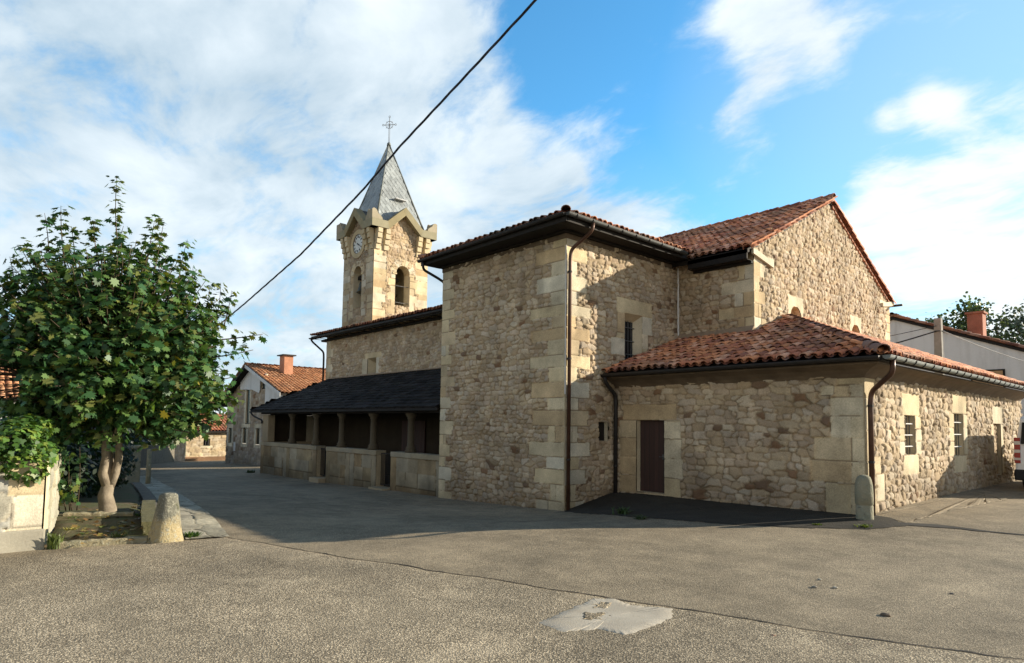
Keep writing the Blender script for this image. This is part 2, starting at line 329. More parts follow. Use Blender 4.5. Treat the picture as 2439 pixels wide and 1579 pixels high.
def resample(P, step):
    P = np.array(P, float); d = np.concatenate([[0], np.cumsum(np.linalg.norm(np.diff(P, axis=0), axis=1))]); s = np.arange(0, d[-1], step)
    return np.stack([np.interp(s, d, P[:, i]) for i in range(P.shape[1])], 1)
def forecourt():
    C = resample(CRACK, .04); n = len(C); s = np.arange(n)*.04
    C = C+np.stack([.0*s, (fbm(s*1.2, s*0, 5, 3)-.5)*.16+(fbm(s*9, s*0, 8, 3)-.5)*.035], 1)
    edge = C.copy(); far = np.stack([np.interp(s, [0, s[-1]], [-10.9, 12]), np.full(n, -12.)], 1)
    ts = np.concatenate([np.arange(0, .5, .05), np.arange(.5, 1.001, .0275)])
    ts = np.concatenate([[0, .003, .01, .02], np.arange(.035, 1.001, .0193)])
    P = edge[:, None]*(1-ts)[None, :, None]+far[:, None]*ts[None, :, None]
    Z = zg(P[..., 0], P[..., 1])+.012; Z[:, 0] -= .012
    V = np.concatenate([P, Z[..., None]], -1); k = len(ts); idx = np.arange(n*k).reshape(n, k)
    F = np.stack([idx[:-1, :-1], idx[:-1, 1:], idx[1:, 1:], idx[1:, :-1]], -1).reshape(-1, 4)
    tag(mesh_np('forecourt', V.reshape(-1, 3), F, M['asph_near'], smooth=True), kind='structure')
    # open joint along the seam
    w = .012+.03*np.clip(fbm(s*3.1, s*0, 2, 4)-.35, 0, 1)+.01*(fbm(s*20, s*0, 6, 2)); L = C+np.stack([-w*.2, w], 1); Rr = C-np.stack([0*w, .004+0*w], 1)
    V = np.concatenate([np.concatenate([L, (zg(L[:, 0], L[:, 1])+.006)[:, None]], 1), np.concatenate([Rr, (zg(Rr[:, 0], Rr[:, 1])+.0065)[:, None]], 1)])
    i = np.arange(n-1); F = np.stack([i, i+1, i+1+n, i+n], 1); tag(mesh_np('road_joint', V, F, M['tar']), kind='structure')
forecourt()
def patch(name, poly, m, dz, rough=.06, seed=0, kind='structure', step=.05):
    P = np.array(poly, float); P = np.vstack([P, P[:1]]); C = resample(P, step); n = len(C); s = np.arange(n)*1.0
    C = C+np.stack([(fbm(s*.35, s*0+seed, seed, 3)-.5)*rough, (fbm(s*.35, s*0+9+seed, seed+4, 3)-.5)*rough], 1); c = C.mean(0)
    rings = [C*(q)+c*(1-q) for q in (1, .97, .75, .5, .25, .02)]; V = []
    for k, rg in enumerate(rings): V.append(np.concatenate([rg, (zg(rg[:, 0], rg[:, 1])+(dz if k else dz*.6))[:, None]], 1))
    V = np.concatenate(V); i = np.arange(n); j = (i+1) % n; F = np.concatenate([np.stack([i+k*n, j+k*n, j+(k+1)*n, i+(k+1)*n], 1) for k in range(len(rings)-1)])
    return tag(mesh_np(name, V, F, m, smooth=True), kind=kind)
q = .872
patch('concrete_patch', [(-4.75*q, 4.62*q), (-4.86*q, 5.15*q), (-5.0*q, 5.75*q), (-4.85*q, 5.95*q), (-4.55*q, 5.88*q), (-4.17*q, 6.15*q), (-3.98*q, 5.80*q), (-3.93*q, 5.35*q), (-3.95*q, 5.0*q), (-4.25*q, 4.95*q), (-4.4*q, 4.6*q)], M['concrete'], .0155, .05, 3, step=.015)
patch('pothole', [(-4.72*q, 5.45*q), (-4.85*q, 5.62*q), (-4.78*q, 5.78*q), (-4.66*q, 5.62*q)], M['asph_near'], .0175, .12, 5, step=.015)
patch('pothole', [(-4.55*q, 5.05*q), (-4.68*q, 5.22*q), (-4.55*q, 5.42*q), (-4.42*q, 5.2*q)], M['asph_near'], .0175, .12, 6, step=.02)
# dark apron at the annexe wall and along the transept
patch('pavement', [(-10.5, 11.0), (-9.3, 10.65), (-8.1, 10.5), (-6.4, 10.6), (-5.0, 10.98), (-4.1, 11.6), (-3.75, 12.3), (-4.2, 13.05), (-7.5, 13.05), (-10.7, 13.05), (-10.7, 11.5)], M['asph_dk'], .012, .12, 9)
patch('pavement', [(-4.4, 13.0), (-3.85, 12.7), (-3.75, 15), (-3.5, 18), (-3.7, 26), (-4.75, 26), (-4.75, 18), (-4.75, 13.2)], M['asph'], .011, .12, 10)

patch('drain_channel', [(-3.95, 12.35), (-3.5, 12.78), (-2.9, 12.66), (-2.2, 12.85), (-1.2, 13.1), (-1.2, 13.22), (-2.2, 12.98), (-2.9, 12.78), (-3.5, 12.92), (-4.0, 12.6)], M['tar'], .008, .06, 14, step=.03)
# ================================================================ masonry
PAL = np.array((.975, .98, 1.05))*np.array([(.43, .335, .205), (.46, .365, .24), (.40, .305, .185), (.47, .385, .26), (.43, .35, .245), (.38, .285, .17), (.42, .325, .215), (.385, .29, .185)])
PALD = np.array([(.22, .13, .075), (.17, .11, .07)])
ASH = np.array([(.54, .45, .30), (.55, .475, .34), (.49, .39, .25), (.53, .43, .27), (.57, .51, .39), (.46, .345, .205)])
def masonry(name, parent, O, U, V, N, W_, H_, res=.02, seed=0, sx=.235, sz=.125, blocks=(), openings=(), top=None, depth=.058, mortar=(.285, .215, .135), tint=(1, 1, 1), m='stone', b_damp=.35, dark=.03, ashrelief=.016, remap=None, pal=None, damp=0):
    """rubble wall face: every stone is real relief in the mesh, one colour per stone"""
    O, U, V, N = (np.array(a, float) for a in (O, U, V, N))
    us = np.linspace(0, W_, int(W_/res)+1); vs = np.linspace(0, H_, int(H_/res)+1); u, v = np.meshgrid(us, vs)
    wu = u+.16*(fbm(u*1.7, v*1.7, seed, 3)-.5)+.05*(fbm(u*9, v*9, seed+3, 2)-.5); wv = v+.22*(fbm(u*1.1, v*1.3, seed+5, 3)-.5)+.04*(fbm(u*9, v*9, seed+7, 2)-.5)
    gx = wu/sx; gy = wv/sz; r0 = np.floor(gy); F1 = np.full(u.shape, 9.); F2 = np.full(u.shape, 9.); ID = np.zeros(u.shape); LX = np.zeros(u.shape); LY = np.zeros(u.shape)
    for dy in (-1, 0, 1):
        r = r0+dy; sc = .62+1.0*h2(r, r*0+3, seed+20); xs = gx*sc+h2(r, r*0, seed+11)*7; c0 = np.floor(xs)
        for dx in (-1, 0, 1):
            c = c0+dx; a = h2(c, r, seed+1); b = h2(c, r, seed+2); w = h2(c, r, seed+4)
            ex = (xs-(c+.5+(a-.5)*.62))/sc; ey = (gy-(r+.5+(b-.5)*.34)); tl = (w-.5)*.5; e1 = ex+ey*tl; e2 = ey-ex*tl*.5; d = (np.abs(e1)**4.5+np.abs(e2*1.02)**4.5)**(1/4.5)-w*.40
            nid = c*13.7+r*57.3; lt = d < F1; F2 = np.where(lt, F1, np.minimum(F2, d)); ID = np.where(lt, nid, ID); LX = np.where(lt, ex, LX); LY = np.where(lt, ey, LY); F1 = np.where(lt, d, F1)
    e = (F2-F1)*.5*(sx+sz)*.5
    k = [h2(ID, ID*.37, seed+30+i) for i in range(6)]
    ins = sst(.002, .013, e)
    hgt = ins*(depth*(.35+.6*k[0])+ (k[1]-.5)*.05*LX+(k[2]-.5)*.06*LY+.007*sst(.01, .05, e))+.006*(fbm(u*14, v*14, seed+40, 3)-.5)+ins*.024*(fbm(u*9, v*7, seed+41, 3)-.5)
    pl = PAL if pal is None else pal; col = pl[(k[3]*len(pl)).astype(int) % len(pl)]; dk = k[4] < dark; col = np.where(dk[..., None], PALD[(k[5]*2).astype(int) % 2], col)
    col = col*(.87+.25*k[5])[..., None]*(.86+.28*fbm(u*5, v*5, seed+50, 4))[..., None]
    mt = np.array(mortar)*(.8+.4*fbm(u*6, v*6, seed+60, 3))[..., None]; col = mt*(1-ins)[..., None]+col*ins[..., None]
    for bi, bl in enumerate(blocks):
        u0, v0, u1, v1 = bl[:4]; rr = random.Random(seed*1000+bi); u0 = -1 if u0 <= .001 else u0; u1 = W_+1 if u1 >= W_-.001 else u1
        rag = .018*(vnoise(u*9, v*9, seed+bi)-.5)
        d = np.minimum(np.minimum(u-u0, u1-u), np.minimum(v-v0, v1-v))+rag*.5; inm = d > 0
        ci = bl[4] if len(bl) > 4 and bl[4] is not None else rr.randrange(len(ASH)); c = ASH[ci]*(.9+.2*rr.random())
        hh = (ashrelief+rr.random()*.008)*sst(0, .016, d)+.003*(fbm(u*12, v*12, seed+70+bi, 2)-.5)
        cc = c*(.80+.4*fbm(u*3.1+bi, v*3.1, seed+80+bi, 5))[..., None]; cc = np.where((d < .007)[..., None], mt*.8, cc)
        hgt = np.where(inm, hh, hgt); col = np.where(inm[..., None], cc, col)
    if damp:
        st = sst(.15, 1.15, v-b_damp+(fbm(u*.9, v*1.2, seed+90, 4)-.5)*1.6); col = col*(1-damp*(1-st))[..., None]*np.array((1, 1, 1))+(1-st)[..., None]*np.array((.004, .002, .0))
        sk_ = sst(.60, .75, fbm(u*1.5, v*.35, seed+95, 4)); col = col*(1-.22*sk_)[..., None]
    col = col*np.array(tint)
    if remap is not None:
        P = remap(u, v, hgt)
    else:
        P = O+u[..., None]*U+v[..., None]*V+hgt[..., None]*N
    keep = np.ones(u.shape, bool)
    if top is not None: keep &= v <= top(u)
    for op in openings:
        u0, v0, u1, v1 = op[:4]
        if len(op) > 4 and op[4] == 'arch':
            rad = (u1-u0)/2; cu = (u0+u1)/2; ins_ = (u > u0) & (u < u1) & (v > v0) & ((v < v1-rad) | ((u-cu)**2+(v-(v1-rad))**2 < rad*rad))
        else: ins_ = (u > u0) & (u < u1) & (v > v0) & (v < v1)
        keep &= ~ins_
    ny, nx = u.shape; idx = np.arange(nx*ny).reshape(ny, nx); kq = keep[:-1, :-1] & keep[:-1, 1:] & keep[1:, :-1] & keep[1:, 1:]
    F = np.stack([idx[:-1, :-1], idx[:-1, 1:], idx[1:, 1:], idx[1:, :-1]], -1)[kq]
    if np.cross(U, V)@N < 0: F = F[:, ::-1]
    used = np.unique(F); mp = np.full(nx*ny, -1); mp[used] = np.arange(len(used))
    return mesh_np(name, P.reshape(-1, 3)[used], mp[F], M[m], parent, col=col.reshape(-1, 3)[used], smooth=True)
def quoins(edge, W_, v0, v1, wl, ws, seed, hmin=.27, hmax=.40):
    """alternating long and short corner stones along one vertical edge ('l' or 'r')"""
    rr = random.Random(seed); v = v0; out = []; k = 0
    while v < v1-.05:
        h = min(rr.uniform(hmin, hmax), v1-v); w = (wl if k % 2 == 0 else ws)*rr.uniform(.82, 1.15)
        if rr.random() < .25: out.append((0, v, w*.55, v+h) if edge == 'l' else (W_-w*.55, v, W_, v+h)); out.append((w*.55, v, w, v+h) if edge == 'l' else (W_-w, v, W_-w*.55, v+h))
        else: out.append((0, v, w, v+h) if edge == 'l' else (W_-w, v, W_, v+h))
        v += h; k += 1
    return out
def surround(u0, v0, u1, v1, jw, lh, sh, n=3, seed=0, lw=None):
    rr = random.Random(seed); lw = lw or jw; o = [(u0-lw, v1, u1+lw, v1+lh), (u0-jw*.9, v0-sh, u1+jw*.9, v0)]
    hs = np.linspace(v0, v1, n+1)
    for i in range(n): o.append((u0-jw*rr.uniform(.75, 1.2), hs[i], u0, hs[i+1])); o.append((u1, hs[i], u1+jw*rr.uniform(.75, 1.2), hs[i+1]))
    return o
def recess(name, parent, O, U, V, N, u0, v0, u1, v1, depth, mside, arch=False, back=None, splay=0, splay_top=0, proud=.004, segs=12):
    """lining of an opening: sides (and a back panel when back is given)"""
    O, U, V, N = (np.array(a, float) for a in (O, U, V, N))
    def prof(s, st):
        if not arch: return [(u0+s, v0), (u1-s, v0), (u1-s, v1-st), (u0+s, v1-st)]
        rad = (u1-u0)/2-s; cu = (u0+u1)/2; vc = v1-rad-s
        return [(cu-rad, v0), (cu+rad, v0)]+[(cu+rad*math.cos(a), vc+rad*math.sin(a)) for a in np.linspace(0, math.pi, segs)]
    a, b = prof(-.012, -.012), prof(splay, splay_top); mb = MB(); n = len(a)
    if not arch: a[0] = (a[0][0], v0-.012); a[1] = (a[1][0], v0-.012)
    pa = [O+U*p+V*q_+N*proud for p, q_ in a]; pb = [O+U*p+V*q_-N*depth for p, q_ in b]
    for i in range(n): j = (i+1) % n; mb.add([pa[i], pa[j], pb[j], pb[i]], [(0, 1, 2, 3)], tuple(ASH[i % 3]*.95))
    o = mb.build(name, mside, parent)
    if back is not None:
        nm, mm = back; m2 = MB(); m2.add(pb, [tuple(range(n))], tuple(ASH[2])); m2.build(nm, mm, o)
    return o
# ================================================================ clay tiles
TPAL = np.array((.975, .98, 1.05))*np.array([(.40, .165, .085), (.43, .19, .105), (.36, .135, .075), (.47, .25, .165), (.31, .12, .075), (.42, .22, .15), (.23, .095, .065), (.43, .18, .09)])
def tile_template():
    V = []; F = []
    ang = np.linspace(0, math.pi, 7)
    def ringc(r, s, n0, fl=.8): return [(r*math.cos(a), s, n0+r*fl*math.sin(a)) for a in ang]
    V += ringc(.088, 0, .058); V += ringc(.070, .43, .030); V += ringc(.074, .002, .054)
    for i in range(6): F += [(i, i+1, 8+i, 7+i), (14+i, 15+i, 1+i, i)]
    b = len(V); a2 = np.linspace(math.pi, 2*math.pi, 5)
    V += [(.105+.078*math.cos(a), -.015, .075+.078*.8*math.sin(a)) for a in a2]; V += [(.105+.09*math.cos(a), .43, .055+.08*.8*math.sin(a)) for a in a2]
    for i in range(4): F.append((b+i, b+i+1, b+6+i, b+5+i))
    return np.array(V), np.array(F)
TV, TF = tile_template()
def tile_roof(name, parent, O, U, S_, width, length, inside=None, pu=.21, ps=.33, seed=0, pal=TPAL, old=.25, deck=True, thick=.07, scale=1, m='tile', deckm=None):
    """half-round tiles laid in overlapping courses on a deck; O = eave start, U along the eave, S_ up the slope"""
    rg = np.random.default_rng(seed+100); O, U, S_ = (np.array(a, float) for a in (O, U, S_)); U = U/np.linalg.norm(U); S_ = S_/np.linalg.norm(S_); N = np.cross(U, S_)
    if N[2] < 0: N = -N
    nu = int(width/pu); ns = int(math.ceil(length/ps)); I, J = np.meshgrid(np.arange(nu), np.arange(ns)); cu = (I.ravel()+.5)*(width/nu); cs = J.ravel()*ps
    if inside is not None: k = inside(cu, cs+.15); cu, cs = cu[k], cs[k]
    else: k = cs < length-.1; cu, cs = cu[k], cs[k]
    n = len(cu); tv = TV*scale; a = rg.normal(0, .03, n); du = rg.normal(0, .009, n); dn = rg.uniform(0, .02, n); ds = rg.normal(0, .022, n)
    L = tv[None]; x = L[..., 0]*np.cos(a)[:, None]-L[..., 1]*np.sin(a)[:, None]+(cu+du)[:, None]; s = L[..., 0]*np.sin(a)[:, None]+L[..., 1]*np.cos(a)[:, None]+(cs+ds)[:, None]; h = L[..., 2]+dn[:, None]
    P = O+x[..., None]*U+s[..., None]*S_+h[..., None]*N; k = len(tv)
    F = (TF[None]+(np.arange(n)*k)[:, None, None]).reshape(-1, 4)
    c = pal[rg.integers(0, len(pal), n)]*rg.uniform(.85, 1.25, n)[:, None]*np.array((1.28, 1.30, 1.18))
    lich = fbm(cu*.8, cs*.8, seed, 3); g = np.clip((lich-.52)*6, 0, 1)[:, None]*old*2; c = c*(1-g)+np.array((.20, .14, .10))*g
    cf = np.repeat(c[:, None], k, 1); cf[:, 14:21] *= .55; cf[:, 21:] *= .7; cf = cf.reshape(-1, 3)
    return mesh_np(name, P.reshape(-1, 3), F, M[m], parent, col=cf, smooth=True)
def ridge_caps(mb, a, b, r=.12, step=.36, seed=0, pal=TPAL, lift=.02, dark=1):
    a, b = np.array(a, float), np.array(b, float); L = np.linalg.norm(b-a); d = (b-a)/L; n = max(1, int(L/step)); rr = random.Random(seed); side = np.cross(d, (0, 0, 1)); side /= np.linalg.norm(side); up = np.cross(side, d)
    if up[2] < 0: up = -up
    for i in range(n):
        p0 = a+d*(L*i/n-.04); p1 = a+d*(L*(i+1)/n+.06); c = tuple(np.array(rr.choice(list(pal)))*rr.uniform(.7, 1.1)*dark); ang = np.linspace(-.35, math.pi+.35, 9); v = []
        j = rr.uniform(-.012, .012)
        for p, r_, li in ((p0, r, lift+.03), (p1, r*.84, lift)): v += [p+side*(r_*math.cos(t)+j)+up*(r_*.85*math.sin(t)+li) for t in ang]
        v += [p0+side*(r*.85*math.cos(t)+j)+up*(r*.72*math.sin(t)+lift+.03) for t in ang]
        mb.add(v, [(k, k+1, 10+k, 9+k) for k in range(8)]+[(18+k, 19+k, k+1, k) for k in range(8)], c)
def gutter(name, parent, a, b, r=.065, m='zinc', brackets=True, step=.55):
    a, b = np.array(a, float), np.array(b, float); d = (b-a)/np.linalg.norm(b-a); side = np.cross(d, (0, 0, 1)); side /= np.linalg.norm(side); mb = MB(); ang = np.linspace(math.pi*.97, math.pi*2.03, 9)
    def ring(p, r_): return [p+side*r_*math.cos(t)+np.array((0, 0, 1))*r_*math.sin(t) for t in ang]
    v = ring(a, r)+ring(b, r)+ring(a, r-.006)+ring(b, r-.006)
    f = [(i, i+1, 10+i, 9+i) for i in range(8)]+[(18+i, 27+i, 28+i, 19+i) for i in range(8)]+[(0, 9, 27, 18), (8, 26, 35, 17), tuple(range(9)), tuple(range(9, 18))]
    mb.add(v, f)
    for s_ in (-1, 1):
        e = [p+side*s_*r for p in (a, b)]; mb.tube(e, .009, 6)
    o = mb.build(name, M[m], parent, smooth=False)
    if brackets:
        L = np.linalg.norm(b-a)
        for i in range(int(L/step)):
            p = a+d*(step*(i+.5)); q_ = MB(); q_.tube(ring(p, r+.008), .011, 5); q_.build('gutter_bracket', M['dkmetal'], o)
    return o
def downpipe(parent, pts, r=.045, m='copper', clips=()):
    mb = MB(); mb.tube(bent(pts), r, 10); o = mb.build('downpipe', M[m], parent, smooth=True)
    for p in clips: q_ = MB(); q_.lathe((p[0], p[1], p[2]-.02), [(r+.010, 0), (r+.010, .04)], 10); q_.build('pipe_clip', M['dkmetal'], o)
    return o
X_, Y_, Z_ = np.array((1., 0, 0)), np.array((0, 1., 0)), np.array((0, 0, 1.))
# ================================================================ THE CHURCH
church = thing('church', (-14, 16, 0), 'old rubble stone village church with slate spired bell tower, tiled roofs and low annexe', 'church')
yA, xB, yG, xC, yD, xD = 11.09, -10.57, 15.78, -8.25, 12.92, -4.6
xAl = -15.65
# --- transept front (faces the street, in shade)
WA = xB-xAl; b0 = -.45
blA = quoins('l', WA, .2, 7.2, .62, .36, 21)+quoins('r', WA, .25, 7.2, 1.08, .52, 22)
masonry('wall', church, (xAl, yA, b0), X_, Z_, -Y_, WA, 7.18, .02, 1, damp=.32, blocks=blA)
# --- transept side (faces right, partly lit)
WB = yG+.2-yA; winB = (2.24, 4.08, 2.98, 5.43)
blB = quoins('l', WB, .25, 7.2, .78, .42, 22)+[(1.88, 5.43, 3.4, 5.84, 3), (1.92, 4.9, 2.24, 5.43, 5), (1.66, 4.3, 2.24, 4.75, 4), (1.9, 4.75, 2.24, 4.9, 3), (2.98, 4.95, 3.42, 5.43, 4), (2.98, 4.55, 3.25, 4.95, 1), (2.98, 4.1, 3.5, 4.55, 3)]
niB = (1.22, 2.08, 1.56, 2.55)
wb = masonry('wall', church, (xB, yA, b0), Y_, Z_, X_, WB, 7.18, .02, 2, damp=.3, blocks=blB, openings=[winB, niB])
wn = recess('window', church, (xB, yA, b0), Y_, Z_, X_, *winB, .20, M['ashlar'], back=('window_pane', M['glass']), splay=.14, splay_top=.16)
for i in range(3):
    mb = MB(); z = b0+winB[1]+.3+i*.36; mb.tube([(xB-.17, yA+winB[0]+.1, z), (xB-.17, yA+winB[2]-.1, z)], .014, 6); mb.build('window_bar', M['iron'], wn)
for u in (2.48, 2.61, 2.74):
    mb = MB(); mb.tube([(xB-.175, yA+u, b0+winB[1]), (xB-.175, yA+u, b0+winB[3]-.14)], .010, 6); mb.build('window_bar', M['iron'], wn)
nb = recess('hatch', church, (xB, yA, b0), Y_, Z_, X_, *niB, .10, M['stone'], back=('hatch_door', M['wood_dk']))
# closing walls of the transept (far sides) and its roof
mb = MB(); mb.box(xAl, yA+.05, -.6, xAl+.4, 14.0, 6.7, tuple(PAL[2])); mb.box(xB-.6, yG+.22, -.3, xB-.1, 20, 6.7, tuple(PAL[2])); each(mb, 'wall', M['stone'], church)
eA, eB, eL = 10.45, -9.97, -15.95; zE = 6.86; sl_t = .30
ridx = -13.05; ry = eA+(ridx-eL); zR = zE+sl_t*(eB-ridx)
rw = eB-eL; SlA = np.array((0, 1, sl_t)); SlB = np.array((-1, 0, sl_t)); kS = math.hypot(1, sl_t)
t1 = tile_roof('roof', church, (eL, eA, zE), X_, SlA, rw, 3.4*kS, lambda u, s: (s/kS < u*1.06+.05) & (s/kS < (rw-u)+.02), seed=1, old=.5)
t2 = tile_roof('roof', church, (eB, eA, zE), Y_, SlB, 8.0, 3.1*kS, lambda u, s: (s/kS < u+.02) & (s/kS < 3.1), seed=2, old=.5)
mb = MB(); ridge_caps(mb, (eB, eA, zE+.03), (ridx, eA+(eB-ridx), zR+.03), seed=3, dark=.75); ridge_caps(mb, (eL, eA, zE+.03), (ridx, ry, zR+.03), seed=4, dark=.75); ridge_caps(mb, (ridx, eA+3.0, zR+.03), (ridx, 18.5, zR+.03), seed=5); mb.build('ridge_tiles', M['tile'], church, smooth=True)
mb = MB(); z0 = zE-.01
mb.add([(eL, eA, z0), (eB, eA, z0), (ridx, eA+3.08, zR), (ridx, 18.6, zR), (eB, 18.6, z0), (eL, 18.6, z0)], [(0, 1, 2), (1, 4, 3, 2), (0, 2, 3, 5)])
mb.add([(eL, eA, zE-.03), (eB, eA, zE-.03), (eB, 18.6, zE-.03), (eL, 18.6, zE-.03)], [(0, 1, 2, 3)]); mb.build('roof_deck', M['wood_dk'], church)
mb = MB(); mb.box(eL, eA+.02, zE-.17, eB-.02, eA+.06, zE-.005); mb.box(eB-.06, eA+.07, zE-.17, eB-.02, 15.6, zE-.005)           # fascia
for x in np.arange(eL+.15, eB-.1, .5): mb.box(x, eA+.07, zE-.14, x+.09, yA+.05, zE-.035)
for y in np.arange(eA+.6, 15.2, .5): mb.box(xB-.05, y, zE-.14, eB-.07, y+.09, zE-.035)
mb.box(eL+.1, eA+.07, zE-.165, eB-.07, yA-.01, zE-.146); mb.box(xB-.02, yA-.01, zE-.165, eB-.07, 15.4, zE-.147); mb.box(eL+.3, yA-.16, zE-.22, eB-.44, yA+.3, zE-.168); mb.box(xB-.3, yA+.31, zE-.22, xB+.16, 15.6, zE-.168); mb.build('eave', M['wood_dk'], church)
mb = MB(); mb.box(xAl, yA-.05, zE-.33, xB+.05, yA+.2, zE-.222, (0, 0, 0)); mb.box(xB-.2, yA+.21, zE-.33, xB+.05, 15.6, zE-.222); each(mb, 'frieze', M['soffit'], church)
gutter('gutter', church, (eB+.06, eA-.02, zE-.0), (eB+.06, 15.2, zE-.03), .07, 'zinc_dk')
gutter('gutter', church, (eL, eA-.06, zE-.03), (eB, eA-.06, zE-.0), .06, 'dkmetal', False)
px = xB+.085
downpipe(church, [(eB+.06, yA+.22, zE-.06), (eB+.05, yA+.2, zE-.25), (px+.02, yA+.06, zE-.62), (px, yA+.05, 6.0), (px, yA+.05, .02)], .045, 'copper', [(px, yA+.05, z) for z in (5.7, 3.6, 1.2)])
mb = MB(); mb.tube([(xB+.03, yA-.035, 6.35), (xB+.03, yA-.03, 2.75)], .014, 6); mb.build('conduit', M['white'], church)
mb = MB(); mb.tube(bent([(xB+.05, yG-.06, 6.6), (xB+.05, yG-.06, 4.3)]), .028, 8); mb.build('conduit', M['white'], church)
downpipe(church, [(eL+.2, eA-.03, zE-.1), (eL+.15, eA, zE-.3), (eL+.2, yA-.1, zE-.5), (xAl-.07, yA+.1, zE-.6), (xAl-.07, yA+.12, .0)], .04, 'dkmetal')
# --- choir: gable wall (lit) and its side wall
WG = 26.0-yG-.2; gz0 = 3.0; rakes = .485; yR = 20.68; zAp = 9.22
ni1 = (18.17-.32-yG, 4.45-gz0, 18.17+.36-yG, 5.50-gz0, 'arch'); ni2 = (22.58-.34-yG, 4.45-gz0, 22.58+.35-yG, 5.47-gz0, 'arch')
def gtop(u): return zAp-np.abs(u+yG-yR)*rakes-gz0-.02
blG = quoins('l', WG, 1.0, 3.45, .62, .36, 31)+quoins('r', WG, 1.6, 3.45, .5, .3, 32)+[(0, 3.40, 1.15, 3.66, 4), (WG-.95, 3.40, WG, 3.66, 4)]
for n_ in (ni1, ni2): blG += [(n_[0]-.16, n_[1]-.1, n_[2]+.16, n_[3]+.30, 1)]
masonry('wall', church, (xC, yG, gz0), Y_, Z_, X_, WG, 6.25, .026, 3, damp=.12, b_damp=1.2, sx=.21, sz=.14, blocks=blG, openings=[ni1, ni2], top=gtop, dark=.012)
for n_ in (ni1, ni2): recess('blind_niche', church, (xC, yG, gz0), Y_, Z_, X_, *n_[:4], .14, M['ashlar'], True, ('niche_panel', M['plaster_tan']))
WGs = xC-xB+.1
blS = quoins('r', WGs, 4.3-3.6, 3.1, .95, .5, 31)
masonry('wall', church, (xB-.1, yG, 3.6), X_, Z_, -Y_, WGs, 3.2, .022, 4, blocks=blS)
mb = MB(); mb.box(-29.2, 25.3, -.6, xC-.03, 25.8, 6.6, tuple(PAL[1])); mb.build('wall', M['stone'], church)
mb = MB()                                                                          # kneelers below the verge
mb.prism([(xC+.03, yG-.16, 6.56), (xC+.03, yG+.95, 6.36), (xC+.03, yG+.95, 6.50), (xC+.03, yG+.2, 6.66), (xC+.03, yG-.16, 6.70)], (.07, 0, 0), tuple(ASH[4]))
mb.prism([(xC+.03, 26.05, 6.56), (xC+.03, 24.9, 6.40), (xC+.03, 24.9, 6.54), (xC+.03, 25.7, 6.68), (xC+.03, 26.05, 6.70)], (.08, 0, 0), tuple(ASH[4])); each(mb, 'kneeler', M['ashlar'], church)
yE = 15.42; zEc = zAp-(yR-yE)*rakes; kC = math.hypot(1, rakes); xg = xC+.13
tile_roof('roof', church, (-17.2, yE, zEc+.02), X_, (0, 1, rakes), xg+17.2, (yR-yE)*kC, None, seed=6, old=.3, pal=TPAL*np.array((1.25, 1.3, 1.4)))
yE2 = 25.98; tile_roof('roof', church, (xg, yE2, zAp-(yE2-yR)*rakes+.02), -X_, (0, -1, rakes), xg+17.2, (yE2-yR)*kC, None, seed=7)
mb = MB(); ridge_caps(mb, (xg, yR, zAp+.07), (-17.2, yR, zAp+.07), seed=8)
ridge_caps(mb, (xC+.06, yE, zEc-.03), (xC+.06, yR, zAp-.02), .125, .36, 9); ridge_caps(mb, (xC+.06, yE2, zAp-(yE2-yR)*rakes-.03), (xC+.06, yR, zAp-.02), .125, .36, 10); mb.build('ridge_tiles', M['tile'], church, smooth=True)
mb = MB()
for ya, yb in ((yE, yR), (yE2, yR)):
    za = zAp-abs(ya-yR)*rakes; mb.prism([(-17.2, ya, za-.12), (-17.2, yb, zAp-.12), (-17.2, yb, zAp+.005), (-17.2, ya, za+.005)], (17.2+xC+.035, 0, 0))
mb.build('roof_deck', M['wood_dk'], church)
mb = MB()
for x in np.arange(-9.9, xC+.05, .45): mb.box(x, yE+.05, zEc-.27, x+.09, yG+.1, zEc-.13)
mb.box(-10.0, yG-.10, zEc-.34, xC+.0, yG+.2, zEc-.275); mb.box(-10.0, yE+.05, zEc-.272, xC-.01, yG-.0, zEc-.262); mb.box(-10.0, yE+.0, zEc-.26, xg-.12, yE+.045, zEc-.015); mb.build('eave', M['wood_dk'], church)
for sgn in (1,):                                                                   # toothed brick course below the verge
    p_ = []; zz = lambda y: zAp-abs(y-yR)*rakes-.125
    for i in range(27):
        y0 = yR+sgn*(.05+i*.19); y1 = y0+sgn*.11; y2 = y0+sgn*.19; p_ += [(y0, zz(y0)-.075), (y1, zz(y1)-.075), (y1, zz(y1)-.03), (y2, zz(y2)-.03)]
    V = []; 
    for y, z in p_: V += [(xC+.01, y, z), (xC+.085, y, z), (xC+.085, y, zz(y)), (xC+.01, y, zz(y))]
    F = [(i*4+j, i*4+(j+1) % 4, i*4+4+(j+1) % 4, i*4+4+j) for i in range(len(p_)-1) for j in range(4)]
    mesh_np('verge_bricks', np.array(V), F, M['tile'], church, col=np.tile(TPAL[0]*.8, (len(V), 1)))
gutter('gutter', church, (-29.4, 26.05, 6.62), (xg+.25, 26.05, 6.60), .065, 'dkmetal', False)
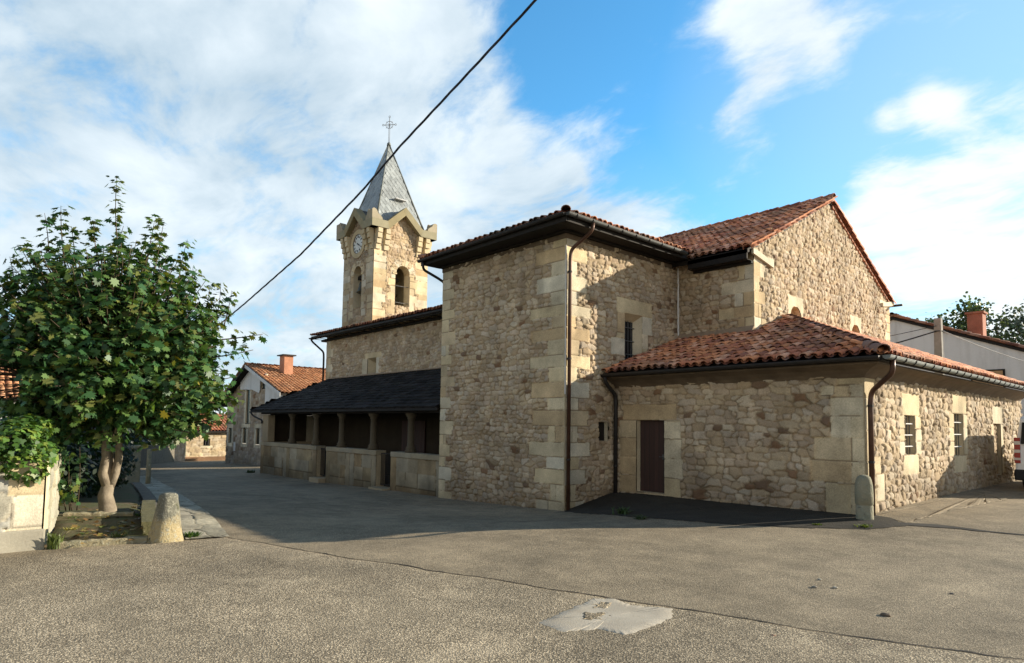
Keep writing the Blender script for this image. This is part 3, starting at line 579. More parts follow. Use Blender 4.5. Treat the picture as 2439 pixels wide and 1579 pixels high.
# --- nave with its tiled roof
yN, xNl = 13.75, -28.95; WN = xAl+.1-xNl; nz0 = 3.4
wnN = (25.85-25.85, 0, 0, 0)
nu0 = -24.75-xNl
wN = (4.05, .62, 4.45, 1.38)
blN = quoins('l', WN, .3, 2.75, .75, .45, 41)+[(3.75, 1.38, 5.25, 1.62, 3), (3.55, .3, 4.05, 1.38, 1), (4.45, .3, 5.05, .62, 3), (4.75, .62, 5.0, 1.38, 4)]
masonry('wall', church, (xNl, yN, nz0), X_, Z_, -Y_, WN, 2.75, .03, 5, blocks=blN, openings=[(4.05, .45, 4.75, 1.38)], m='stone')
recess('window', church, (xNl, yN, nz0), X_, Z_, -Y_, 4.05, .45, 4.75, 1.38, .35, M['ashlar'], back=('window_pane', M['glass']), splay=.18, splay_top=.2)
mb = MB(); mb.box(xNl, yN+.06, -.9, xNl+.4, 25.3, 6.05, tuple(PAL[1])); mb.box(xNl-.9, yN-.01, -.9, xAl, yN+.05, 3.42, tuple(PAL[2]*.10)); each(mb, 'wall', M['stone'], church)  # second box is the porch back wall, porch shade put into its colour
eN = 13.2; zN = 6.13; sN = .235; kN = math.hypot(1, sN)
tile_roof('roof', church, (-29.6, eN, zN), X_, (0, 1, sN), 14.4, (yR-eN)*kN, None, seed=12, old=.2)
tile_roof('roof', church, (-15.2, 25.9, zN), -X_, (0, -1, sN), 14.4, (25.9-yR)*kN, None, seed=13, old=.2)
mb = MB(); zNr = zN+(yR-eN)*sN
mb.prism([(-29.55, eN, zN-.14), (-29.55, yR, zNr-.14), (-29.55, yR, zNr-.005), (-29.55, eN, zN-.005)], (14.3, 0, 0)); mb.prism([(-29.55, 25.9, zN-.14), (-29.55, yR, zNr-.14), (-29.55, yR, zNr-.005), (-29.55, 25.9, zN-.005)], (14.3, 0, 0)); mb.build('roof_deck', M['wood_dk'], church)
mb = MB(); mb.box(-29.5, eN-.01, zN-.17, xAl-.05, eN+.035, zN-.02); mb.box(-29.3, yN-.14, zN-.25, xAl-.05, yN+.2, zN-.15)
for x in np.arange(-29.4, xAl-.2, .55): mb.box(x, eN+.04, zN-.148, x+.1, yN, zN-.142+.003)
mb.build('eave', M['wood_dk'], church)
gutter('gutter', church, (-29.6, eN-.05, zN-.09), (xAl-.05, eN-.05, zN-.08), .05, 'dkmetal', False)
downpipe(church, [(-29.45, eN-.06, zN-.08), (-29.4, eN-.02, zN-.25), (xNl-.1, yN-.12, zN-.75), (xNl-.1, yN-.1, zN-1.0), (xNl-.1, yN-.1, 3.6)], .045, 'dkmetal')
# --- annexe: door front (in shade) and long side (lit)

WD = xD-xB; ox = xB
dO = (-9.83-ox, .42, -9.04-ox, 2.16)
blD = [(-10.27-ox, 2.16, -8.68-ox, 2.55, 5)]
for a, b in ((.36, .8), (.8, 1.25), (1.25, 1.72), (1.72, 2.16)):
    blD += [(-10.36-ox, a, -9.83-ox, b, 5 if a < 1.5 else 2), (-9.04-ox, a, -8.56-ox+(a*.37 % .1)-.05, b, 3 if a < .5 else 1)]
blD += [(-9.83-ox, .30, -9.04-ox, .42, 2)]
cw = WD
for a, b, l, mid, cc in ((.2, .98, -5.32, -4.85, 3), (.98, 1.40, -5.59, -4.83, 5), (1.40, 1.85, -5.52, -4.82, 2), (1.85, 2.26, -5.20, -4.83, 1), (2.26, 2.62, -5.2, None, 1), (2.62, 2.86, -4.83, None, 1), (2.86, 3.05, -5.05, None, 3)):
    if mid: blD += [(l-ox, a, mid-ox, b, cc), (mid-ox, a, cw, b, 0)]
    else: blD.append((l-ox, a, cw, b, cc))
blD += [(-5.12-ox, 2.63, -4.85-ox, 2.84, 2), (-5.37-ox, 2.66, -5.13-ox, 2.86, 1)]
masonry('wall', church, (ox, yD, 0), X_, Z_, -Y_, WD, 3.12, .02, 6, damp=.3, b_damp=.3, sx=.29, sz=.145, blocks=blD, openings=[dO], depth=.062, dark=.035)
dr = recess('doorway', church, (ox, yD, 0), X_, Z_, -Y_, *dO, .17, M['ashlar'])
mb = MB(); mb.box(ox+dO[0]-.0, yD+.12, dO[1], ox+dO[2], yD+.17, dO[3]); drr = mb.build('door', M['door'], church)
mb = MB(); mb.box(ox+dO[2]-.13, yD+.095, 1.22, ox+dO[2]-.08, yD+.119, 1.34); mb.tube([(ox+dO[2]-.105, yD+.10, 1.28), (ox+dO[2]-.105, yD+.06, 1.28), (ox+dO[2]-.19, yD+.06, 1.28)], .009, 6); mb.build('door_handle', M['iron'], drr)
WC = 13.3; oy = yD
wC1 = (15.10-oy, 1.49, 15.78-oy, 2.31); wC2 = (18.68-oy, 1.40, 19.52-oy, 2.43); wC3 = (22.62-oy, .75, 23.45-oy, 2.22)
blC = [(0, a, w, b, c) for a, b, w, c in ((.3, .98, .5, 3), (.98, 1.4, .38, 0), (1.4, 2.0, .40, 2), (2.0, 2.6, .36, 1), (2.6, 3.05, .55, 3))]+[(.52, .62, .95, 1.15, 1), (.42, 1.15, .8, 1.5, 2)]
for wv, sd_ in ((wC1, 51), (wC2, 52)): blC += [(wv[0]-.16, wv[3], wv[2]+.30, wv[3]+.48, 3), (wv[0]-.14, wv[1]-.42, wv[2]+.18, wv[1], 0)]+surround(*wv, .40, .001, .001, 3, sd_)[2:]
blC += [(wC3[0]-.15, wC3[3], wC3[2]+.25, wC3[3]+.52, 1), (wC3[0]-.35, 1.7, wC3[0], 2.22, 0), (wC3[0]-.42, 1.05, wC3[0], 1.7, 2), (wC3[2], 1.5, wC3[2]+.3, 2.22, 1), (wC3[2], .8, wC3[2]+.28, 1.5, 3)]
masonry('wall', church, (xD, oy, 0), Y_, Z_, X_, WC, 3.12, .022, 8, damp=.25, b_damp=.3, sx=.24, sz=.14, blocks=blC, openings=[wC1, wC2, wC3], depth=.06, dark=.01)
for wv in (wC1, wC2):
    wn = recess('window', church, (xD, oy, 0), Y_, Z_, X_, *wv, .30, M['ashlar'], back=('window_pane', M['glass']))
    for k in range(3):
        mb = MB(); z = wv[1]+(k+.7)*(wv[3]-wv[1])/3.4; mb.tube([(xD-.04, oy+wv[0], z), (xD-.04, oy+wv[2], z)], .014, 6); mb.build('window_bar', M['white'], wn)
    for k in range(3):
        mb = MB(); y = oy+wv[0]+(k+1)*(wv[2]-wv[0])/4; mb.tube([(xD-.05, y, wv[1]), (xD-.05, y, wv[3])], .012, 6); mb.build('window_bar', M['iron'], wn)
masonry('blocked_doorway', church, (xD-.10, oy+wC3[0], wC3[1]), Y_, Z_, X_, wC3[2]-wC3[0], wC3[3]-wC3[1], .025, 9, depth=.04)
recess('doorway', church, (xD, oy, 0), Y_, Z_, X_, *wC3, .11, M['ashlar'])
mb = MB(); mb.box(-8.2, 25.75, 0, xD-.05, 26.15, 3.1, tuple(PAL[1])); mb.build('wall', M['stone'], church)
# cornice (plaster cove) under the annexe eaves
eD, eC, zEa = 12.42, -4.10, 3.33
mb = MB()
cove = [(.0, 2.98), (.03, 2.98), (.09, 3.05), (.20, 3.13), (.34, 3.18), (.40, 3.20), (.40, 3.235), (.0, 3.235)]
mb.add([(ox, yD-d, z) for d, z in cove]+[(xD+d, yD-d, z) for d, z in cove]+[(xD+d, 26.1, z) for d, z in cove], [(i, i+1, i+9, i+8) for i in range(7)]+[(i+8, i+9, i+17, i+16) for i in range(7)]+[tuple(range(16, 24))])
mb.build('cornice', M['soffit'], church, smooth=False)
mb = MB(); mb.box(ox+.05, eD-.01, 3.237, eC, eD+.04, zEa-.005); mb.box(eC-.05, eD+.041, 3.237, eC, 26.1, zEa-.005); mb.box(ox+.05, eD+.042, 3.237, eC-.052, yD+.2, 3.30); mb.build('eave', M['wood_dk'], church)
sDr, sCr = .34, .427; kD, kC2 = math.hypot(1, sDr), math.hypot(1, sCr); xw = xC+.0
yT_ = eD+(eC-xw)*sCr/sDr                                                            # hip meets the gable wall
def inD(u, s):
    x = ox+.03+u; y = eD+s/kD; hipx = eC-(y-eD)*sDr/sCr; return (x < hipx+.03) & ((y < yG-.08) | (x > xw+.05)) & (y < yT_)
tile_roof('roof', church, (ox+.03, eD, zEa), X_, (0, 1, sDr), eC-ox-.03, (yT_-eD)*kD+.2, inD, seed=14, old=.22)
def inC(u, s):
    y = eD+u; x = eC-s/kC2; return (y > eD+(eC-x)*sCr/sDr-.03) & (x > xw+.04)
tile_roof('roof', church, (eC, eD, zEa), Y_, (-1, 0, sCr), 13.8, (eC-xw)*kC2+.2, inC, seed=15, old=.2)
mb = MB(); ridge_caps(mb, (eC+.02, eD-.02, zEa+.05), (xw, yT_, zEa+(eC-xw)*sCr+.01), .125, .40, 16, pal=TPAL*np.array((.62, .72, .8))); mb.build('ridge_tiles', M['tile'], church, smooth=True)
zt = zEa+(eC-xw)*sCr
mb = MB(); mb.add([(ox, eD+.02, zEa-.01), (eC-.02, eD+.02, zEa-.01), (xw, yT_, zt-.01), (xw, yG, zEa+(yG-eD)*sDr-.01), (ox, yG, zEa+(yG-eD)*sDr-.01), (eC-.02, 26.15, zEa-.01), (xw, 26.15, zt-.01)], [(0, 1, 2, 3, 4), (1, 5, 6, 2)]); mb.build('roof_deck', M['wood_dk'], church)
mb = MB()                                                                          # mortar fillet where the roof meets the choir wall
mb.prism([(ox, yG-.02, zEa+(yG-eD)*sDr), (ox, yG-.16, zEa+(yG-eD)*sDr+.05), (ox, yG-.02, zEa+(yG-eD)*sDr+.22)], (xw-ox+.02, 0, 0)); mb.build('flashing', simple('mortar_fillet', (.34, .25, .17), .95, 6, .3, .3), church)
gutter('gutter', church, (eC+.065, eD+.02, zEa-.005), (eC+.065, 26.1, zEa-.03), .07)
gutter('gutter', church, (ox+.06, eD-.06, zEa-.04), (eC-.02, eD-.06, zEa-.02), .06, 'dkmetal', False)
downpipe(church, [(eC+.065, eD+.32, zEa-.07), (eC+.065, eD+.32, zEa-.3), (xD+.10, yD+.12, 2.72), (xD+.085, yD+.1, 2.5), (xD+.085, yD+.1, .4)], .048, 'copper', [(xD+.085, yD+.1, z) for z in (2.45, 1.4)])
downpipe(church, [(ox+.14, eD-.05, zEa-.1), (ox+.14, eD, zEa-.25), (ox+.12, yD-.08, zEa-.55), (ox+.12, yD-.08, .3)], .05, 'dkmetal', [(ox+.12, yD-.08, z) for z in (2.2, 1.0)])
for x_, y_, z_, h_ in ((xB, yA, -.3, 6.6), (xD, yD, .0, 3.0), (xC, yG, 3.6, 6.4)):                       # corner arris
    mb = MB(); mb.box(x_-.06, y_-.013, z_, x_+.013, y_+.06, h_, tuple(ASH[0]*.85)); mb.build('quoin_core', M['ashlar'], church)
# --- porch: low wall with columns under a dark slate roof
yP = 11.2; sill = 1.06; porch_segs = [(-30.05, -24.17), (-23.3, -19.5), (-18.55, xAl+.02)]
def coursed(x0, x1, z0, z1, seed):
    rr = random.Random(seed); o = []; z = z0; panels = [x0, *[x0+(x1-x0)*k for k in ((.5,) if x1-x0 > 3 else ())], x1]
    for pa, pb in zip(panels[:-1], panels[1:]): o += [(pa, z0, pa+.34, z1), (pb-.34, z0, pb, z1)]
    n = 3; hs = np.linspace(z0, z1, n+1)
    for pa, pb in zip(panels[:-1], panels[1:]):
        for i in range(n):
            k = pa+.34
            while k < pb-.36: w = min(rr.uniform(.45, .95), pb-.34-k); o.append((k, hs[i], k+w, hs[i+1])); k += w
    return o
for i, (a, b) in enumerate(porch_segs):
    w = b-a; zb = -.75
    masonry('parapet', church, (a, yP, zb), X_, Z_, -Y_, w, sill-.16-zb, .03, 60+i, blocks=coursed(0, w, .25, sill-.16-zb, 60+i), tint=(.60, .57, .52), damp=.5)
    mb = MB(); mb.box(a, yP+.012, zb, b, yP+.34, sill-.165, tuple(ASH[2]*.8))
    x = a
    while x < b-.05:
        w2 = min(random.uniform(.9, 1.5), b-x); mb.box(x+.004, yP-.045, sill-.16, x+w2-.004, yP+.37, sill, tuple(ASH[random.randrange(2)]*.58)); x += w2
    mb.build('coping', M['ashlar'], church, bevel=.012)
mb = MB(); mb.box(-30.05, yP+.35, -.75, -29.75, 13.9, sill-.16, tuple(PAL[1]*.6)); mb.box(-30.06, yP+.38, sill-.155, -29.7, 13.9, sill, tuple(ASH[2]*.8)); mb.build('parapet', M['ashlar'], church)
mb = MB(); mb.box(-30.02, yP+.0, sill+.003, -29.35, yP+.32, 2.30, tuple(ASH[2]*.6)); mb.box(-30.02, 13.2, sill+.003, -29.7, 13.74, 2.30, tuple(ASH[1]*.8)); each(mb, 'pier', M['ashlar'], church, bevel=.02)
mb = MB(); mb.box(-29.98, 13.203, 2.305, -29.72, 13.74, 2.7, tuple(PAL[2]*.14)); mb.build('porch_end_wall', M['stone'], church)  # stone colour darkened to hold the shade inside the porch
mb = MB(); mb.box(-29.98, yP+.325, sill+.003, -29.72, 13.195, 2.58, tuple(PAL[2]*.14)); mb.build('porch_end_wall', M['stone'], church)  # same darkened stone, interior shade put into the colour
colp = [(.19, 0), (.19, .07), (.15, .09), (.17, .14), (.145, .18), (.115, .22), (.108, .9), (.10, 1.06), (.135, 1.09), (.12, 1.12), (.17, 1.18), (.19, 1.22), (.19, 1.27)]
col0 = None
for x in (-26.98, -24.62, -22.42, -20.05, -17.65):
    if col0 is None:
        mb = MB(); mb.lathe((x, yP+.16, sill+.003), colp, 16, tuple(ASH[2]*.19)); col0 = mb.build('column', M['ashlar'], church, smooth=True); cx0 = x  # shade under the porch roof put into the dark column colour
    else:
        o = col0.copy(); o.location.x += x-cx0; COL.objects.link(o); ORI[o.name] = ORI[church.name]
mb = MB(); mb.box(-30.3, yP+.02, 2.335, xAl-.01, yP+.30, 2.47); mb.box(-30.1, yP+.31, 2.335, -29.8, 13.9, 2.47)
for x in np.arange(-30.2, xAl-.2, .55): mb.box(x, 10.97, 2.472, x+.09, yP+1.4, 2.56)
mb.build('porch_beam', M['wood_dk'], church)
eP, zP, sP, xPl, topP = 10.95, 2.50, .545, -31.0, 13.75; kP = math.hypot(1, sP)
def slate_roof(parent, O, U, S_, width, length, inside, seed, ps=.24, pu=.30):
    rg = np.random.default_rng(seed); O, U, S_ = (np.array(a, float) for a in (O, U, S_)); S_ = S_/np.linalg.norm(S_); N = np.cross(U, S_); N = N if N[2] > 0 else -N; V = []; F = []; C = []
    for j in range(int(length/ps)+1):
        for i in range(-1, int(width/pu)+2):
            u = (i+.5*(j % 2))*pu; s = j*ps
            ua, ub = max(u+.004, 0), min(u+pu-.004, width)
            if ub-ua < .03 or not inside((ua+ub)/2, s+ps*.5): continue
            h = .035+rg.uniform(0, .018); t_ = rg.uniform(-.012, .012); b = len(V); e = rg.uniform(-.012, .012)
            for (uu, ss, hh) in ((ua, s+e, h), (ub, s+e+rg.uniform(-.006, .006), h+t_), (ub, s+ps*1.3, .012), (ua, s+ps*1.3, .012), (ua, s+e, .0), (ub, s+e, .0)): V.append(O+U*uu+S_*ss+N*hh)
            F += [(b, b+1, b+2, b+3), (b+4, b+5, b+1, b)]
            c = np.array((.026, .025, .025))*rg.uniform(.55, 1.5)*np.array((1, rg.uniform(.94, 1.0), rg.uniform(.86, 1.05))); C += [tuple(c)]*6
    return mesh_np('roof', np.array(V), F, M['slate'], parent, col=np.array(C))
slate_roof(church, (xPl, eP, zP), X_, (0, 1, sP), xAl-xPl, (topP-eP)*kP, lambda u, s: s/kP < u*1.2+.1, 71)
slate_roof(church, (xPl, topP+.4, zP), -Y_, (1, 0, sP*1.2), topP+.4-eP, 2.4*1.2, lambda u, s: s/1.18 < (topP+.4-eP-u)*.83+.05, 72)
mb = MB(); zPt = zP+(topP-eP)*sP; hx = xPl+(topP-eP)/1.2
mb.add([(xPl+.03, eP+.03, zP-.01), (xAl, eP+.03, zP-.01), (xAl, topP, zPt-.01), (hx, topP, zPt-.01), (xPl+.03, topP, zP-.01)], [(0, 1, 2, 3), (0, 3, 4)])
mb.box(xPl+.02, eP+.02, zP-.10, xAl-.01, eP+.07, zP+.0); mb.build('roof_deck', M['wood_dk'], church)
mb = MB(); mb.prism([(hx, topP-.01, zPt-.02), (hx, topP-.11, zPt+.02), (hx, topP-.01, zPt+.10)], (xAl-hx, 0, 0)); mb.build('flashing', bpy.data.materials['mortar_fillet'], church)
mb = MB(); mb.box(-29.7, yP+.3, -.6, xAl, yN, -.12, tuple(ASH[3]*.2));  # floor inside darkened too, porch shade put into its colour
for a, b in ((-24.17, -23.3), (-19.5, -18.55)): mb.box(a+.01, yP-.3, -.7, b-.01, yP+.29, -.155, tuple(ASH[2]*.7))
mb.build('porch_floor', M['ashlar'], church)
for a, b in ((-24.17, -23.3), (-19.5, -18.55)):                                      # low iron gates in the two gaps
    mb = MB(); mb.box(a+.02, yP+.15, .95, b-.02, yP+.18, .98); mb.box(a+.02, yP+.15, -.1, b-.02, yP+.18, -.07)
    for x in np.arange(a+.03, b-.02, .085): mb.box(x, yP+.158, -.068, x+.014, yP+.172, .948)
    mb.build('gate', M['dkmetal'], church)
mb = MB(); mb.box(-21.9, yN-.08, -.12, -20.3, yN-.02, 2.1); mb.build('door', M['door'], church)
downpipe(church, [(xPl+.1, eP-.03, zP-.06), (xPl+.3, eP+.05, zP-.25), (-29.98, yP-.05, zP-.45), (-29.98, yP-.05, zP-.6)], .04, 'dkmetal')
# --- bell tower
TX0, TX1, TY0, TY1 = -32.72, -29.42, 16.4, 19.75; tz0, tzt = 4.0, 12.2; wx, wy = TX1-TX0, TY1-TY0
tO = (TX0, TY0, tz0)
def tower_blocks(w, seed, op):
    o = []; rr = random.Random(seed); z = .3
    while z < 8.0: h = rr.uniform(.30, .42); a = rr.choice((.55, .75)); o += [(0, z, a, z+h), (w-a, z, w, z+h)]; z += h
    z = op[1]-.5; k = 0
    while z < op[3]-.55: h = .38; j = .32 if k % 2 else .5; o += [(op[0]-j, z, op[0], z+h), (op[2], z, op[2]+j, z+h)]; z += h; k += 1
    return o
opR = (17.74-TY0, 8.28-tz0, 18.60-TY0, 10.46-tz0, 'arch'); opL = (-31.5-TX0, 8.15-tz0, -30.62-TX0, 10.44-tz0, 'arch')
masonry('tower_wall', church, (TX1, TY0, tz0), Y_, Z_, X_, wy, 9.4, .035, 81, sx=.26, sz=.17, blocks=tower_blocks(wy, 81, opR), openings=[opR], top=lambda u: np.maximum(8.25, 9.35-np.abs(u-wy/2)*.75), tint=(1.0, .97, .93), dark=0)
masonry('tower_wall', church, tO, X_, Z_, -Y_, wx, 9.4, .035, 82, sx=.26, sz=.17, blocks=tower_blocks(wx, 82, opL), openings=[opL], top=lambda u: np.maximum(8.25, 9.35-np.abs(u-wx/2)*.75), tint=(.84, .84, .86), dark=0)  # same stone as the lit face, shade put into a darker, cooler tint
recess('belfry_opening', church, (TX1, TY0, tz0), Y_, Z_, X_, *opR[:4], .55, M['ashlar'], True, proud=.03)
recess('belfry_opening', church, tO, X_, Z_, -Y_, *opL[:4], .55, M['ashlar'], True, proud=.03)
mb = MB(); mb.box(TX0, TY1-.5, tz0, TX1-.04, TY1, 12.3, tuple(ASH[3])); mb.box(TX0, TY0+.04, tz0, TX0+.5, TY1-.51, 12.3, tuple(ASH[3])); mb.box(TX0+.51, TY0+.04, 7.9, TX1-.04, TY1-.51, 8.1, tuple(ASH[5]*.6)); mb.build('tower_wall', M['ashlar'], church)
def arch_ring(O, U, V, N, op, w, seed):
    O, U, V, N = (np.array(a, float) for a in (O, U, V, N)); u0, v0, u1, v1 = op[:4]; r0 = (u1-u0)/2-.015; cu = (u0+u1)/2; vc = v1-(u1-u0)/2; mb = MB(); n = 9
    for i in range(n):
        a0, a1 = math.pi*i/n+.012, math.pi*(i+1)/n-.012; c = tuple(ASH[(i*3+seed) % 5]); pts = [(r0, a0), (r0+w, a0), (r0+w, a1), (r0, a1)]
        mb.prism([O+U*(cu+r*math.cos(a))+V*(vc+r*math.sin(a))-N*.02 for r, a in pts], N*.062, c)
    for sg in (-1, 1): mb.obox(O, U, V, N, cu+sg*(r0+.10)-(.13), vc-.10, -.02, cu+sg*(r0+.10)+.13, vc-.015, .06, tuple(ASH[3]))
    each(mb, 'arch_stones', M['ashlar'], church, bevel=.008)
arch_ring((TX1, TY0, tz0), Y_, Z_, X_, opR, .36, 1); arch_ring(tO, X_, Z_, -Y_, opL, .34, 2)
mb = MB(); mb.tube([(TX1-.1, TY0+opR[0], 9.35), (TX1-.1, TY0+opR[2], 9.35)], .02, 6); mb.tube([(TX1-.1, TY0+opR[0], 8.45), (TX1-.1, TY0+opR[2], 8.45)], .02, 6); mb.build('belfry_rail', M['iron'], church)
def bell(cx_, cy_, cz_, r):
    mb = MB(); mb.lathe((cx_, cy_, cz_), [(r, 0), (r*.98, .05), (r*.80, .16), (r*.66, .34), (r*.58, .5), (r*.42, .6), (r*.12, .65), (.05, .66), (.05, .74)], 18); b_ = mb.build('bell', simple('bell_bronze_%d' % int(cx_*-10), (.10, .085, .055), .4, 6, .4, .1, metal=.7), church, smooth=True)
    mb = MB(); mb.box(cx_-.6, cy_-.09, cz_+.745, cx_+.6, cy_+.09, cz_+.95); mb.build('bell_yoke', M['wood_dk'], b_)
    mb = MB(); mb.tube([(cx_, cy_, cz_+.5), (cx_, cy_, cz_-.02)], [.02, .035], 8); mb.build('clapper', M['iron'], b_)
bell(-31.06, TY0+.32, 9.02, .34); bell(-30.6, 18.2, 8.95, .34)
# cornice with a small gable on each side, corner blocks, brackets
zc0, pk, hw = 12.18, 13.12, 1.0; bh = .40
def tower_cornice(O, U, N, w, nm='tower_cornice'):
    O, U, N = (np.array(a, float) for a in (O, U, N)); c = w/2; e = .34
    low = [(-e, zc0), (c-hw, zc0), (c, pk), (c+hw, zc0), (w+e, zc0)]; up = [(w+e, zc0+bh), (c+hw+.09, zc0+bh), (c, pk+bh+.04), (c-hw-.09, zc0+bh), (-e, zc0+bh)]
    mb = MB(); pl = [O+U*u+Z_*(z) for u, z in low]; pu_ = [O+U*u+Z_*z for u, z in up][::-1]
    for i in range(4):
        q_ = [pl[i], pl[i+1], pu_[i+1], pu_[i]]; mb.prism([p-N*.10 for p in q_], N*.45, tuple(ASH[(1, 3, 0, 1)[i]]*np.array((.52, .54, .50))))
    mb.build(nm, M['ashlar'], church)
    for s_ in (0, 1):                                                              # stepped brackets either side
        u0_ = .06 if s_ == 0 else w-.80
        for uu in (u0_, u0_+.48):
            st = [(-.02, 11.08), (.10, 11.08), (.10, 11.355), (.18, 11.365), (.18, 11.635), (.26, 11.645), (.26, 11.915), (.31, 11.925), (.31, 12.177), (-.02, 12.177)]
            mb = MB(); mb.prism([O+U*uu+Z_*z+N*d for d, z in st], U*.27, tuple(ASH[s_*3])); mb.build('bracket', M['ashlar'], church, bevel=.015)
tower_cornice((TX1, TY0, 0), Y_, X_, wy); tower_cornice((TX0, TY0, 0), X_, -Y_, wx); tower_cornice((TX0, TY1, 0), -Y_, -X_, wy); tower_cornice((TX1, TY1, 0), X_*-1, Y_, wx)
for x, sx_ in ((TX0-.34, 1), (TX1+.34, -1)):
    for y, sy_ in ((TY0-.34, 1), (TY1+.34, -1)):
        mb = MB(); prof = [(0, 0), (.62, 0), (.60, .10), (.50, .20), (.34, .30), (.28, .42), (.20, .50), (.08, .52), (0, .46)]
        mb.prism([(x+sx_*(-.012), y+sy_*(-.012+d), zc0+bh+h) for d, h in prof], (sx_*.34, 0, 0), tuple(ASH[1]*.62)); mb.prism([(x+sx_*(.34+d*.6), y+sy_*(-.012), zc0+bh+h) for d, h in prof], (0, sy_*.33, 0), tuple(ASH[1]*.6))
        mb.build('corner_block', M['ashlar'], church)
mb = MB(); mb.box(TX0+.1, TY0+.1, 12.3, TX1-.1, TY1-.1, 12.5, (.1, .1, .1)); mb.build('roof_deck', M['slate'], church)
def scale_slates(name, tri, parent, pu, ps, colr, seed):
    """diamond slates over a triangular / quad roof face: tri = base-left, base-right, apex"""
    a, b, c = (np.array(p, float) for p in tri); U = (b-a)/np.linalg.norm(b-a); Np = np.cross(b-a, c-a); Np /= np.linalg.norm(Np); S_ = np.cross(Np, U); Ls = (c-a)@S_; wu = np.linalg.norm(b-a); uc = (c-a)@U; rg = np.random.default_rng(seed)
    V = [a, b, c]; F = [(0, 1, 2)]; C = [colr*.6]*3
    for j in range(-1, int(Ls/ps*2)+1):
        for i in range(-1, int(wu/pu)+2):
            s = j*ps*.5; u = (i+.5*(j % 2))*pu; l = uc*s/Ls; r = wu+(uc-wu)*s/Ls
            if s < 0 or u < l+.02 or u > r-.02 or s > Ls-.15: continue
            q_ = [(u, s-ps*.5, .022), (min(u+pu*.5, r), s, .016), (u, s+ps*.5, .006), (max(u-pu*.5, l), s, .016)]; q_ = [(min(max(x, l-.0), r+.0), max(y, 0), h) for x, y, h in q_]; k = len(V); t = rg.uniform(-.006, .008)
            V += [a+U*x+S_*y+Np*(h+t*(n-1.5)) for n, (x, y, h) in enumerate(q_)]; F.append((k, k+1, k+2, k+3)); C += [colr*rg.uniform(.74, 1.18)]*4
    return mesh_np(name, np.array(V), F, M['spire'], parent, col=np.array(C))
M['spire'] = attr_mat('spire_slate', .5, 12, .18, .1, .4, 1.5, .2)
scx, scy, hb, zb_, za_ = (TX0+TX1)/2, (TY0+TY1)/2, 1.55, 12.45, 17.72
cs = [(scx+hb*i, scy+hb*j, zb_) for i, j in ((-1, -1), (1, -1), (1, 1), (-1, 1))]; ap = (scx, scy, za_); SPC = np.array((.27, .29, .29))
for k in range(4): scale_slates('spire', (cs[k], cs[(k+1) % 4], ap), church, .30, .42, SPC, 90+k)
mb = MB()
for k in range(4): mb.tube([np.array(cs[k])+np.array((0, 0, .02)), np.array(ap)+np.array((0, 0, .03))], [.06, .03], 6)
mb.lathe((scx, scy, za_-.12), [(.12, 0), (.10, .14), (.04, .2)], 10); mb.build('spire_ridge', M['zinc'], church, smooth=True)
for O, U, N, w in (((TX1, TY0, 0), Y_, X_, wy), ((TX0, TY0, 0), X_, -Y_, wx)):            # little gable roofs running into the spire
    O = np.array(O, float); c = O+U*w/2; pkz = pk+bh-.03
    for s_ in (-1, 1): p = c+N*.25+U*s_*(hw+.0)+Z_*(zc0+bh-.04); 
    A_ = c+N*.2+Z_*pkz; B_ = c-N*1.25+Z_*pkz
    for s_ in (-1, 1):
        E1 = c+N*.2+U*s_*(hw+.05)+Z_*(zc0+bh-.02); E2 = c-N*.9+U*s_*(hw+.05)+Z_*(zc0+bh-.02); mb = MB(); mb.prism([E1, A_, B_, E2], (0, 0, .035), (.10, .105, .105)); mb.build('gablet_roof', M['slate'], church)
mb = MB(); v_ = np.array((scx+.86, scy+.12, 14.02)); mb.box(v_[0]-.25, v_[1]-.34, v_[2]+.18, v_[0]+.42, v_[1]+.34, v_[2]+.225); mb.box(v_[0]-.2, v_[1]-.29, v_[2]-.35, v_[0]+.22, v_[1]-.24, v_[2]+.178); mb.box(v_[0]-.2, v_[1]+.24, v_[2]-.35, v_[0]+.22, v_[1]+.29, v_[2]+.178); mb.build('spire_dormer', M['slate'], church)
# clock on the street face
ck = np.array((-31.07, TY0-.035, 11.63))
mb = MB(); n = 40
def ringmb(mb, c, r0, r1, d, col, n=40):
    for i in range(n):
        a0, a1 = 2*math.pi*i/n, 2*math.pi*(i+1)/n; mb.prism([(c[0]+r*math.cos(a), c[1], c[2]+r*math.sin(a)) for r, a in ((r0, a0), (r1, a0), (r1, a1), (r0, a1))], (0, -d, 0), col)
ringmb(mb, ck+np.array((0, .04, 0)), .53, .78, .09, tuple(ASH[3]*.95)); clr = mb.build('clock_surround', M['ashlar'], church)
mb = MB(); mb.prism([(ck[0]+.53*math.cos(a), ck[1]+.02, ck[2]+.53*math.sin(a)) for a in np.linspace(0, 2*math.pi, 41)[:-1]], (0, -.04, 0)); clk = mb.build('clock_face', simple('clock_white', (.62, .62, .58), .5, 4, .1, 0), church)
mb = MB(); ringmb(mb, ck+np.array((0, -.021, 0)), .50, .535, .012, (0, 0, 0))
for k in range(12):
    a = math.pi/2-k*math.pi/6; u = np.array((math.cos(a), 0, math.sin(a))); t = np.array((-math.sin(a), 0, math.cos(a))); nb_ = {0: 3, 3: 1, 6: 2, 9: 2}.get(k, 2)
    for q_ in range(nb_):
        o_ = ck+np.array((0, -.021, 0))+u*.33+t*(q_-(nb_-1)/2)*.045; mb.prism([o_-t*.012, o_+t*.012, o_+t*.014+u*.13, o_-t*.014+u*.13], (0, -.01, 0))
mb.build('clock_numerals', M['dkmetal'], clk)
